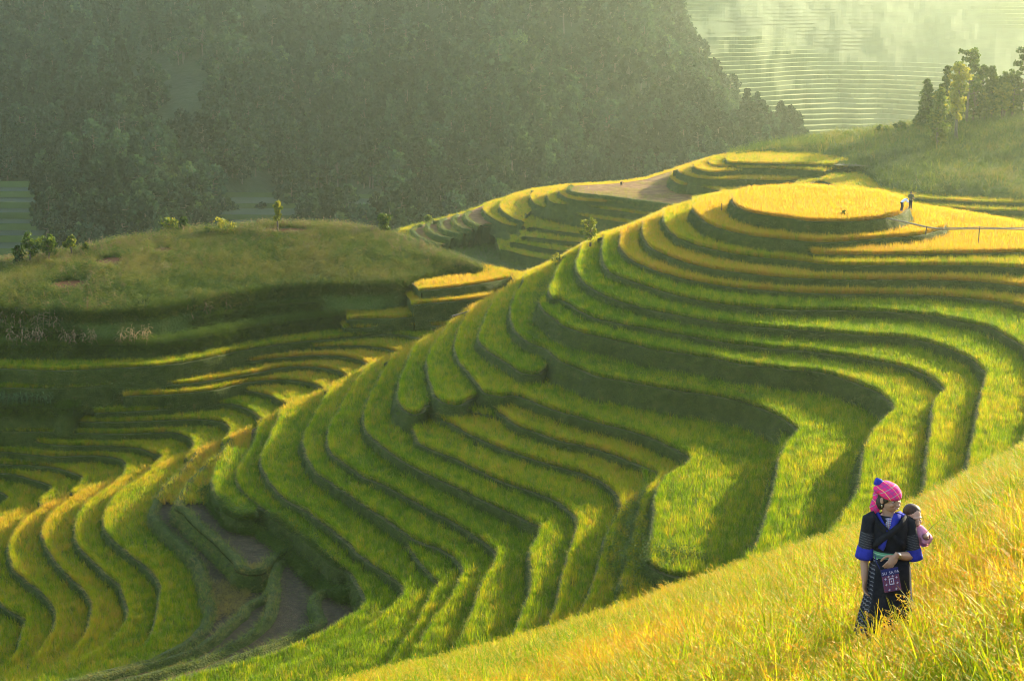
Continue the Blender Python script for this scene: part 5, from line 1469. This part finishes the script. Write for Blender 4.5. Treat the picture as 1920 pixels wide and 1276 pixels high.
def ell(c, r, Rm=None, n=14):
    c = np.array(c, float); m = MB(); rows = []
    for j in range(1, n):
        ph = math.pi * j / n; row = []
        for k in range(n * 2):
            a = math.pi * k / n
            v = np.array([r[0] * math.sin(ph) * math.cos(a), r[1] * math.sin(ph) * math.sin(a), r[2] * math.cos(ph)])
            row.append(len(m.V)); m.V.append(c + (np.array(Rm) @ v if Rm is not None else v))
        rows.append(row)
    for a, b in zip(rows[:-1], rows[1:]):
        for k in range(len(a)):
            k2 = (k + 1) % len(a); m.F.append((a[k], b[k], b[k2], a[k2])); m.M.append(0)
    m.F.append(tuple(rows[0])); m.M.append(0); m.F.append(tuple(reversed(rows[-1]))); m.M.append(0)
    return m
def one_skin(name, ms, mat, parent, voxel=.006, smooth=3):
    """overlapping shapes grown together into one continuous surface"""
    o = merge(*ms).build(name, [mat], parent, smooth=True)
    bm = bmesh.new(); bm.from_mesh(o.data); bmesh.ops.recalc_face_normals(bm, faces=bm.faces); bm.to_mesh(o.data); bm.free()
    r = o.modifiers.new('one', 'REMESH'); r.mode = 'VOXEL'; r.voxel_size = voxel; r.use_smooth_shade = True
    sm = o.modifiers.new('soft', 'SMOOTH'); sm.iterations = smooth; sm.factor = .5
    return o
def tube_closed(pts, rad, n=12): return oval_loft(limb_rings(pts, rad), n, closed=(True, True))
def rotz(a): return np.array([[math.cos(a), -math.sin(a), 0], [math.sin(a), math.cos(a), 0], [0, 0, 1]])
def rotx(a): return np.array([[1, 0, 0], [0, math.cos(a), -math.sin(a)], [0, math.sin(a), math.cos(a)]])
def roty(a): return np.array([[math.cos(a), 0, math.sin(a)], [0, 1, 0], [-math.sin(a), 0, math.cos(a)]])
def hand(w, dirv, palm_n, size=.17, curl=.5, spread=.16, thumb_side=1):
    """palm and five fingers of unequal length from the wrist along dirv; fingers close towards palm_n"""
    w = np.array(w, float); d = np.array(dirv, float); d /= np.linalg.norm(d)
    p = np.array(palm_n, float); p -= d * (p @ d); p /= np.linalg.norm(p); s_ = np.cross(d, p) * thumb_side
    ms = []
    pl = size * .48
    Rm = np.stack([s_, p, d], 1)
    ms.append(ell(w + d * pl * .52, (size * .21, size * .10, pl * .62), Rm, 8))
    ms.append(tube_closed([w - d * .03, w + d * .02], [.024, .022]))
    for i, (o_, ln) in enumerate(((.15, .44), (.05, .5), (-.05, .46), (-.145, .36))):
        b = w + d * pl * .92 + s_ * size * o_
        pts = [b]; ang = curl * .4
        for q in range(3):
            ang += curl * (.55 + .1 * i)
            dd = d * math.cos(ang) + p * math.sin(ang) + s_ * (1.5 - i) * spread * .12
            pts.append(pts[-1] + dd * size * ln * (.42, .33, .25)[q])
        ms.append(tube_closed(pts, [size * .058, size * .054, size * .048, size * .038], 8))
    b = w + d * pl * .25 + s_ * size * .17
    ms.append(tube_closed([b, b + (s_ * .65 + d * .6 + p * .25) * size * .22, b + (s_ * .75 + d * 1.3 + p * .7) * size * .26, b + (s_ * .7 + d * 1.8 + p * 1.0) * size * .28], [size * .07, size * .066, size * .058, size * .042], 8))
    return ms
def head_parts(c, Rm, s=1.0, jaw=1.0):
    """skull, jaw, nose, brow, cheeks, ears; face looks along -Y of Rm"""
    T_ = lambda v: np.array(c) + Rm @ (np.array(v) * s)
    E = lambda v, r: ell(T_(v), np.array(r) * s, Rm, 12)
    ms = [E((0, .012, .022), (.073, .092, .088)), E((0, -.022, -.040), (.058 * jaw, .062, .066)), E((0, -.052, -.083), (.026, .022, .018)),
          E((0, -.088, -.016), (.013, .019, .028)), E((0, -.102, -.034), (.0185, .014, .0125)), E((0, -.072, .018), (.052, .018, .013)),
          E((.036, -.066, -.030), (.023, .019, .020)), E((-.036, -.066, -.030), (.023, .019, .020)),
          E((.073, .012, -.010), (.011, .020, .030)), E((-.073, .012, -.010), (.011, .020, .030)), E((0, -.078, -.058), (.026, .014, .016))]
    return ms, T_, E

def wp(px, py, y=0.0):
    """body-frame point seen at photo pixel (px,py) on the plane y metres behind the body axis"""
    r = at_y(px, py, WB[1] + y)
    return r - WB
W = empty('person', tuple(WB))
tag(W, 'smiling woman in black and blue dress with pink headscarf standing in gold rice', 'person')
# body
hipz = .80
neck0, head_c = wp(1667, 972, .01), wp(1668, 933, -.02)
sh_l, sh_r = wp(1631, 970, .0), wp(1702, 976, .03)
el_l, wr_l = wp(1621, 1040, .03), wp(1621, 1087, -.03)
el_r, wr_r = wp(1713, 1043, .02), wp(1680, 1041, -.20)
bz = wp(1665, 1035, 0)[2]
hx = wp(1667, 1050, 0)[0]
HS = 1.12
Rh = rotz(math.radians(33)) @ rotx(math.radians(4)) @ roty(math.radians(-4))
hp, HT, HE = head_parts(head_c, Rh, HS, 1.0)
chest = wp(1667, 990, 0)
torso = oval_loft([ring((hx, 0, .72), .150, .105), ring((hx, 0, .85), .155, .110), ring((hx, 0, bz), .125, .095), ring((hx, .0, (bz + chest[2]) / 2), .140, .102), ring((chest[0], 0, chest[2]), .155, .105),
                   ring((chest[0], .005, sh_l[2] - .03), .150, .085), ring((neck0[0], .01, sh_l[2] + .03), .075, .06)], 20, closed=(True, True))
neck = tube_closed([neck0 - np.array([0, 0, .08]), neck0 + np.array([0, 0, .02]), head_c + np.array([-.01, .02, -.06])], [.062, .056, .060])
arm_l = tube_closed([sh_l + np.array([.03, 0, 0]), sh_l, (sh_l + el_l) / 2, el_l, (el_l * .6 + wr_l * .4), wr_l], [.050, .054, .047, .039, .038, .027])
arm_r = tube_closed([sh_r + np.array([-.03, 0, 0]), sh_r, (sh_r + el_r) / 2, el_r, (el_r * .6 + wr_r * .4), wr_r], [.055, .058, .052, .046, .044, .030])
legs = []
for sgn in (-1, 1):
    legs += [tube_closed([(hx + sgn * .075, 0, .78), (hx + sgn * .08, -.005, .60), (hx + sgn * .08, 0, .42), (hx + sgn * .08, .015, .28), (hx + sgn * .08, .015, .07)], [.085, .075, .052, .052, .035]),
             ell((hx + sgn * .08, -.04, .035), (.042, .11, .035))]
h_l = hand(wr_l, (.03, -.02, -1), (.9, -.5, 0), .185, .42, thumb_side=-1)
h_r = hand(wr_r, (-.50, -.06, -.80), (-.1, .75, -.35), .20, .50, thumb_side=-1)
one_skin('body', [torso, neck, arm_l, arm_r] + legs + hp + h_l + h_r, M['skin'], W, .0055, 2)
def part(name, ms, mat, parent=None, smooth=True):
    o = (merge(*ms) if isinstance(ms, (list, tuple)) else ms).build(name, [mat], parent or W, smooth=smooth)
    bm = bmesh.new(); bm.from_mesh(o.data); bmesh.ops.recalc_face_normals(bm, faces=bm.faces); bm.to_mesh(o.data); bm.free()
    return o
for sx in (-1, 1):
    ew = part('eye', HE((sx * .031, -.0755, -.002), (.0120, .0055, .0038)), M['eye_white'])
    part('iris', HE((sx * .031 + .003, -.081, -.002), (.0080, .0035, .0042)), M['eye_dark'], ew)
    part('eyebrow', HE((sx * .033, -.086, .022), (.020, .005, .0035)), M['hair'])
part('lips', [HE((0, -.0875, -.0545), (.021, .007, .0050)), HE((0, -.0865, -.0675), (.018, .007, .0055))], M['lips'])
part('teeth', HE((0, -.0885, -.0610), (.0175, .0052, .0048)), M['teeth'])
part('earring', HE((.082, .002, -.052), (.004, .008, .013)), M['silver']); part('earring', HE((-.082, .002, -.052), (.004, .008, .013)), M['silver'])
part('hair', [HE((0, .022, .012), (.0775, .088, .080)), HE((-.050, .05, -.045), (.034, .045, .06)), HE((.050, .05, -.045), (.034, .045, .06)), HE((-.068, -.022, .012), (.014, .028, .034)), HE((.068, -.022, .012), (.014, .028, .034))], M['hair'])
# headscarf: a band across the brow, folds over the crown and a knot with a hanging tail behind
def hr(v, ux, uy): return (HT(v), Rh @ (np.array(ux) * HS), Rh @ (np.array(uy) * HS))
sc_ = oval_loft([hr((0, -.004, .028), (.083, 0, .004), (0, .100, .014)), hr((0, -.002, .050), (.087, 0, .004), (0, .104, .016)), hr((0, .004, .078), (.084, 0, 0), (0, .100, .014)), hr((0, .012, .104), (.070, 0, 0), (0, .085, .010)),
                 hr((-.004, .022, .122), (.044, 0, 0), (0, .055, .006)), hr((-.006, .028, .128), (.012, 0, 0), (0, .014, 0))], 26, wr=.028, seed=2, closed=(False, True))
scarf = part('headscarf', sc_, M['plaid'])
sd = scarf.modifiers.new('cloth', 'SOLIDIFY'); sd.thickness = .006
part('knot', [ell(wp(1645, 930, .05), (.042, .050, .060)), ell(wp(1649, 916, .02), (.055, .06, .050))], M['plaid'], scarf)
part('tail', oval_loft(limb_rings([wp(1646, 930, .04), wp(1642, 942, .03), wp(1640, 950, .02), wp(1643, 961, .01)], [.034, .044, .050, .036], .6), 14, wr=.09, seed=5, closed=(True, True)), M['plaid'], scarf)
part('tassel', oval_loft(limb_rings([wp(1655, 908, .02), wp(1649, 904, .02), wp(1641, 901, .02)], [.024, .038, .034], .7), 12, wr=.12, seed=9, closed=(True, True)), M['blue_cloth'], scarf)
# tunic
tz_ = [(.80, .165, .122), (bz - .02, .143, .112), (bz + .06, .150, .118), ((bz + chest[2]) / 2 + .03, .160, .124), (chest[2], .172, .124), (chest[2] + .06, .172, .112), (sh_l[2] + .005, .155, .092), (sh_l[2] + .035, .100, .078)]
part('tunic', oval_loft([ring((hx + (chest[0] - hx) * min(1, max(0, (z - bz) / .25)), .004, z), a, b) for z, a, b in tz_], 36, wr=.022, seed=3), M['black_cloth'])
def front(x, z, out=0.0):
    """point on the front of the tunic"""
    zz = [t[0] for t in tz_]; a = np.interp(z, zz, [t[1] for t in tz_]); b = np.interp(z, zz, [t[2] for t in tz_])
    u = max(-.98, min(.98, (x - hx) / a))
    return np.array([x, .004 - b * math.sqrt(1 - u * u) - out, z])
def ribbon(path, width, out=.008, thick=.006, horizontal=False):
    m = MB(); n = len(path)
    P = [np.array(p) for p in path]
    for i in range(n):
        t = P[min(i + 1, n - 1)] - P[max(i - 1, 0)]; t /= np.linalg.norm(t)
        nrm = np.array([(P[i][0] - hx) * 1.2, -.12, .02]); nrm /= np.linalg.norm(nrm)
        sv = np.cross(t, nrm); sv /= np.linalg.norm(sv); w = width[i] if isinstance(width, (list, tuple)) else width
        m.V += [P[i] + sv * w / 2 + nrm * out, P[i] - sv * w / 2 + nrm * out, P[i] + sv * w / 2 + nrm * (out - thick), P[i] - sv * w / 2 + nrm * (out - thick)]
    for i in range(n - 1):
        a, b = 4 * i, 4 * i + 4
        m.F += [(a, a + 1, b + 1, b), (a + 2, b + 2, b + 3, a + 3), (a, b, b + 2, a + 2), (a + 1, a + 3, b + 3, b + 1)]; m.M += [0] * 4
    m.F += [(0, 2, 3, 1), (4 * n - 4, 4 * n - 3, 4 * n - 1, 4 * n - 2)]; m.M += [0, 0]
    return m
def fp(px, py): v = wp(px, py, -.10); return front(v[0], v[2])
part('blouse', ribbon([fp(1666, 972), fp(1667, 982), fp(1666, 994)], [.10, .07, .01], .010), M['print_blouse'])
# blue lapels meeting low on the chest, the right one lies wide over the shoulder
part('collar', [ribbon([fp(1650, 966), fp(1655, 980), fp(1664, 996)], [.04, .045, .03], .016), ribbon([fp(1683, 964), fp(1680, 974), fp(1674, 986), fp(1667, 998)], [.075, .085, .055, .03], .018),
                ribbon([wp(1682, 958, .02), wp(1690, 963, -.03), fp(1696, 972)], [.05, .07, .06], .020)], M['blue_cloth'])
part('placket', ribbon([fp(1665, 997), fp(1658, 1010), fp(1655, 1022), fp(1653, 1030)], [.045, .06, .07, .06], .013), M['blue_cloth'])
part('strap', ribbon([fp(1640, 966), fp(1652, 984), fp(1668, 1000), fp(1686, 1016), fp(1694, 1028)], .060, .024, .009), M['black_cloth'])
part('strap', ribbon([fp(1698, 972), fp(1684, 984), fp(1666, 1000), fp(1650, 1016), fp(1642, 1028)], .060, .030, .009), M['black_cloth'])
part('sash', oval_loft([ring((hx, .002, bz - .045), .153, .122), ring((hx, .002, bz - .02), .157, .126), ring((hx, .002, bz + .015), .156, .126), ring((hx, .002, bz + .03), .152, .122)], 36, wr=.012, seed=8), M['sash'])
# sleeves with embroidered bands and turned back blue cuffs
for a, b, sgn in ((sh_l, el_l, -1), (sh_r, el_r, 1)):
    d = b - a
    rr = lambda ts, rs: oval_loft(limb_rings([a + d * t for t in ts], rs), 20, wr=.05, seed=4 + sgn)
    sl = part('sleeve', oval_loft(limb_rings([a + np.array([-sgn * .06, 0, .02]), a + d * .05, a + d * .35, a + d * .62], [.058, .068, .066, .068]), 20, wr=.04, seed=6), M['black_cloth'])
    part('embroidered_band', rr([.34, .5, .80], [.0690, .0705, .0715]), M['embroidery'], sl)
    part('cuff', rr([.76, .80, .98, 1.06, 1.05], [.072, .080, .083, .085, .072]), M['blue_cloth'], sl)
# pleated skirt and apron
def skirt_ring(z, a, b, amp, nple=22):
    return (z, a, b, amp)
sk = MB(); rows = []
for z, a, b, amp in ((bz - .02, .148, .118, .0), (bz - .12, .178, .142, .02), (.60, .205, .165, .04), (.44, .235, .190, .06), (.30, .262, .212, .07), (.20, .275, .222, .075)):
    row = []
    for k in range(132):
        th = 2 * math.pi * k / 132; w = 1 + amp * math.sin(th * 22) + amp * .5 * math.sin(th * 5 + 1)
        row.append(len(sk.V)); sk.V.append(np.array([hx + .005 + a * w * math.cos(th), .01 + b * w * math.sin(th), z]))
    rows.append(row)
for a, b in zip(rows[:-1], rows[1:]):
    for k in range(132): sk.F.append((a[k], a[(k + 1) % 132], b[(k + 1) % 132], b[k])); sk.M.append(0)
part('skirt', sk, M['batik'])
ap = []
for z, a, b in ((bz - .03, .163, .134), (bz - .13, .192, .160), (.60, .218, .186), (.44, .246, .212), (.30, .272, .236), (.22, .284, .246)):
    ap.append(((hx + .012, .006, z), (a, 0, 0), (0, b, 0)))
part('apron', oval_loft(ap, 30, wr=.03, seed=11, arc=(math.radians(217), math.radians(338))), M['black_cloth']).modifiers.new('cloth', 'SOLIDIFY').thickness = .006
part('bracelet', oval_loft(limb_rings([wr_r + (el_r - wr_r) * t for t in (.02, .06, .12, .16)], [.030, .034, .034, .030]), 16), M['silver'])

# pouch hanging from her hand
M['pouch'] = stripes_mat('pouch_weave', (.16, .045, .075), [(0, 42, 0, .2, (.06, .05, .16, .7)), (2, 42, 0, .2, (.07, .05, .15, .7))])
M['pouch_trim'] = plain_mat('pouch_trim', (.02, .025, .11), .8)
M['pouch_thread'] = plain_mat('pouch_thread', (.55, .52, .62), .8)
pc = (wp(1652, 1070, -.235) + wp(1682, 1066, -.235)) / 2
tl, tr_, br_, bl = wp(1650, 1068, -.235), wp(1682, 1064, -.235), wp(1691, 1103, -.245), wp(1660, 1111, -.245)
PO = empty('pouch', tuple(WB + (tl + tr_ + br_ + bl) / 4))
tag(PO, 'small embroidered purple pouch with lettering hanging from the woman\'s hand', 'pouch')
pcen = (tl + tr_ + br_ + bl) / 4
exv = (tr_ + br_ - tl - bl) / 2; ezv = (tl + tr_ - bl - br_) / 2
W_, H_ = np.linalg.norm(exv), np.linalg.norm(ezv)
exv /= W_; ezv -= exv * (ezv @ exv); ezv /= np.linalg.norm(ezv); eyv = np.cross(ezv, exv)
def pbox(x0, x1, z0, z1, y0, y1):
    m = MB()
    P = [exv * x * W_ + ezv * z * H_ + eyv * y for y in (y0, y1) for z in (z0, z1) for x in (x0, x1)]
    m.V += P
    for f in ((0, 1, 3, 2), (4, 6, 7, 5), (0, 4, 5, 1), (2, 3, 7, 6), (0, 2, 6, 4), (1, 5, 7, 3)): m.F.append(f); m.M.append(0)
    return m
body_p = part('pouch_body', pbox(-.5, .5, -.5, .5, -.012, .012), M['pouch'], PO, smooth=False)
bv = body_p.modifiers.new('soft', 'BEVEL'); bv.width = .006; bv.segments = 3
part('flap', pbox(-.505, .505, .24, .5, -.016, .014), M['pouch_trim'], PO, smooth=False)
th = [pbox(-.14, .14, -.18, -.14, -.0155, -.011), pbox(-.14, .14, .06, .10, -.0155, -.011), pbox(-.14, -.10, -.14, .06, -.0155, -.011), pbox(.10, .14, -.14, .06, -.0155, -.011), pbox(-.03, .03, -.07, -.01, -.0155, -.011)]
for cx_, cz_ in ((-.33, .1), (-.33, -.15), (.33, .1), (.33, -.15), (-.2, -.4), (.2, -.4), (-.12, .18), (.12, .18)):
    th += [pbox(cx_ - .06, cx_ + .06, cz_ - .012, cz_ + .012, -.0155, -.011), pbox(cx_ - .012, cx_ + .012, cz_ - .05, cz_ + .05, -.0155, -.011)]
part('stitching', th, M['pouch_thread'], PO, smooth=False)
part('cord', (lambda m: (m.tube([wp(1640, 1037, -.12) - pcen, wp(1643, 1052, -.16) - pcen, wp(1650, 1066, -.22) - pcen], .004, 6), m)[1])(MB()), M['pouch_trim'], PO)
for txt, x0 in (('SU', -.47), ('SA PA', -.07)):
    cu = bpy.data.curves.new('lettering', 'FONT'); cu.body = txt; cu.size = .036; cu.extrude = .001
    o = bpy.data.objects.new('lettering', cu); COL.objects.link(o); o.parent = PO
    cu.materials.append(M['pouch_thread'])
    Mx = Matrix(((exv[0], ezv[0], eyv[0], 0), (exv[1], ezv[1], eyv[1], 0), (exv[2], ezv[2], eyv[2], 0), (0, 0, 0, 1)))
    if (np.cross(exv, ezv) @ np.array([0, -1, 0])) < 0: pass
    nrm = np.cross(exv, ezv)
    Mx = Matrix(((exv[0], ezv[0], nrm[0], 0), (exv[1], ezv[1], nrm[1], 0), (exv[2], ezv[2], nrm[2], 0), (0, 0, 0, 1)))
    pos = exv * x0 * W_ + ezv * .30 * H_ + nrm * .0185
    Mx.translation = Vector(pos); o.matrix_local = Mx

# --- baby on her back
BB0 = wp(1712, 1000, .16)
B_ = empty('baby', tuple(WB + BB0))
tag(B_, 'baby in pink knitted top carried on the woman\'s back and peering past her shoulder', 'baby')
def bp(px, py, y): return wp(px, py, y) - BB0
bh = bp(1711, 967, .10)
Rb = rotz(math.radians(24)) @ rotx(math.radians(10))
hb, BT, BE = head_parts(bh, Rb, .98, 1.12)
hb.append(BE((.034, -.06, -.046), (.026, .024, .024))); hb.append(BE((-.034, -.06, -.046), (.026, .024, .024)))
bt = oval_loft([((bp(1702, 1040, .18)), (.085, 0, 0), (0, .08, 0)), ((bp(1706, 1015, .17)), (.095, 0, 0), (0, .085, 0)), ((bp(1710, 996, .15)), (.085, 0, 0), (0, .07, 0)), ((bp(1712, 984, .12)), (.045, 0, 0), (0, .045, 0))], 16, closed=(True, True))
bsh, bel, bwr = bp(1722, 994, .10), bp(1736, 1012, .06), bp(1737, 1004, -.02)
ba = tube_closed([bsh, bel, bwr], [.04, .038, .026])
blegs = [tube_closed([bp(1690, 1036, .20), bp(1660, 1040, .18), bp(1650, 1046, .16)], [.06, .05, .035]), tube_closed([bp(1702, 1036, .20), bp(1694, 1048, .19), bp(1690, 1056, .17)], [.06, .05, .035])]
bhand = hand(bwr, (.05, -.55, .35), (-.6, -.1, -.3), .085, .75, thumb_side=1)
one_skin('body', hb + [bt, ba] + blegs + bhand, M['baby_skin'], B_, .005, 2)
part('hair', [BE((0, .024, .030), (.077, .088, .082)), BE((0, .014, .050), (.0775, .080, .062))], M['baby_hair'], B_)
for sx in (-1, 1):
    ew = part('eye', BE((sx * .030, -.0745, -.006), (.014, .008, .0075)), M['eye_dark'], B_)
part('lips', BE((0, -.0895, -.060), (.015, .007, .008)), M['lips'], B_)
jk = part('jacket', [oval_loft([((bp(1702, 1042, .18)), (.098, 0, 0), (0, .09, 0)), ((bp(1706, 1015, .17)), (.108, 0, 0), (0, .098, 0)), ((bp(1710, 996, .15)), (.100, 0, 0), (0, .082, 0)), ((bp(1712, 985, .125)), (.058, 0, 0), (0, .058, 0))], 20, wr=.03, seed=5)], M['pink_cloth'], B_)
part('sleeve', oval_loft(limb_rings([bsh + np.array([-.03, .02, .01]), bsh, (bsh + bel) / 2, bel, (bel + bwr) / 2, bwr * .85 + bel * .15], [.050, .062, .066, .068, .058, .036]), 18, wr=.05, seed=7), M['pink_cloth'], jk)
stem = MB(); stem.blade(bp(1736, 999, -.03), math.radians(20), .22, .012, .75, .35, 0, seg=5); stem.blade(bp(1736, 999, -.03), math.radians(35), .16, .010, .9, .3, 0, seg=4)
SG_ = stem.build('grass_stalk', [M['green_corn_single']]); SG_.location = tuple(WB + BB0)
a = SG_.data.attributes.new('tint', 'FLOAT', 'POINT'); a.data.foreach_set('value', np.full(len(SG_.data.vertices), .2, np.float32))
tag(SG_, 'thin green leaf stalk held up in the baby\'s hand', 'stalk')

# --- small figures far off
def far_person(name, base, yaw, pose, shirt, trousers, label, hat=None, hgt=1.65):
    e = empty(name, tuple(base), yaw); tag(e, label, 'person')
    s = hgt / 1.65
    R0 = np.eye(3)
    if pose == 'stand':
        hd = (0, -.02, 1.50); sh = 1.36; hip = .85; dy = 0
        arms = [[(-.19, 0, sh), (-.24, .0, 1.10), (-.16, -.16, .98)], [(.19, 0, sh), (.25, .02, 1.10), (.20, -.20, 1.05)]]
        lg = [[(-.09, 0, hip), (-.10, -.02, .45), (-.10, .0, .05)], [(.09, 0, hip), (.10, .03, .45), (.11, .05, .05)]]
        tor = [ring((0, 0, hip - .05), .15, .10), ring((0, 0, 1.05), .14, .10), ring((0, 0, 1.25), .18, .11), ring((0, 0, sh + .04), .12, .08), ring((0, 0, sh + .08), .05, .05)]
    elif pose == 'stoop':
        hd = (.02, -.50, 1.12); hip = .85
        arms = [[(-.19, -.36, 1.10), (-.36, -.50, .92), (-.50, -.62, .80)], [(.19, -.36, 1.10), (.28, -.55, .90), (.22, -.72, .72)]]
        lg = [[(-.09, 0, hip), (-.11, -.05, .45), (-.11, .05, .05)], [(.09, 0, hip), (.11, -.02, .45), (.11, .08, .05)]]
        tor = [((0, .05, .80), (.15, 0, 0), (0, .09, .06)), ((0, -.10, .96), (.15, 0, 0), (0, .08, .08)), ((0, -.28, 1.08), (.18, 0, 0), (0, .06, .09)), ((0, -.40, 1.14), (.11, 0, 0), (0, .04, .08))]
    else:
        hd = (0, -.14, .80); hip = .20
        arms = [[(-.19, -.08, .64), (-.26, -.22, .42), (-.12, -.40, .40)], [(.19, -.08, .64), (.26, -.22, .42), (.12, -.40, .40)]]
        lg = [[(-.10, 0, hip), (-.16, -.38, .48), (-.14, -.45, .06)], [(.10, 0, hip), (.16, -.38, .48), (.14, -.45, .06)]]
        tor = [ring((0, 0, .10), .17, .13), ring((0, -.02, .35), .16, .12), ring((0, -.07, .55), .18, .11), ring((0, -.09, .68), .11, .08)]
    S_ = lambda p: np.array(p) * s
    hm, HT_, HE_ = head_parts(S_(hd), rotx(math.radians(20 if pose == 'stoop' else 5)), s * .98)
    torso_ = oval_loft([(np.array(c) * s, np.array(a) * s, np.array(b) * s) for c, a, b in tor], 14, closed=(True, True))
    ms = hm + [torso_, tube_closed([S_(tor[-1][0]) - np.array([0, 0, .04]), S_(hd)], [.05, .05])]
    for a in arms:
        ms.append(tube_closed([S_(p) for p in a], [.05, .04, .028])); d = S_(a[2]) - S_(a[1]); ms += hand(S_(a[2]), d, (0, -.3, -1), .16, .5)
    for l in lg: ms += [tube_closed([S_(p) for p in l], [.085, .06, .045]), ell(S_(l[2]) + np.array([0, -.06, -.01]), (.045, .12, .04))]
    one_skin('body', ms, M['skin'], e, .014, 1)
    part('shirt', [oval_loft([(np.array(c) * s, np.array(a) * s * 1.12, np.array(b) * s * 1.14) for c, a, b in tor], 16, wr=.03)] +
         [oval_loft(limb_rings([S_(a[0]), S_(a[1]), S_(a[1]) * .45 + S_(a[2]) * .55], [.066, .056, .045]), 12) for a in arms], shirt, e)
    part('trousers', [oval_loft(limb_rings([S_(l[0]), S_(l[1]), S_(l[2]) * .9 + S_(l[1]) * .1], [.105, .078, .066]), 12) for l in lg] + [ell(S_(tor[0][0]), (.17 * s, .125 * s, .12 * s))], trousers, e)
    part('hair', HE_((0, .02, .03), (.08, .094, .085)), M['hair'], e)
    if hat: part('hat', [HE_((0, 0, .085), (.085, .10, .05)), HE_((0, -.06, .07), (.08, .10, .012))], hat, e)
    return e
far_person('person', at_y(1707, 389, 158.5) - np.array([0, 0, .15]), math.radians(15), 'stand', M['olive_cloth'], M['dark_trousers'], 'standing person in cap and dark trousers at the right end of the summit field', hat=M['olive_cloth'])
far_person('person', at_y(1691, 389, 160.5) - np.array([0, 0, .35]), math.radians(100), 'stoop', M['white_cloth'], M['dark_trousers'], 'stooping person in white shirt cutting rice at the edge of the summit field')
far_person('person', at_y(1165, 351, 321) - np.array([0, 0, .05]), math.radians(10), 'stoop', M['dark_trousers'], M['dark_trousers'], 'dark clothed person bending down on the far harvested brown field')
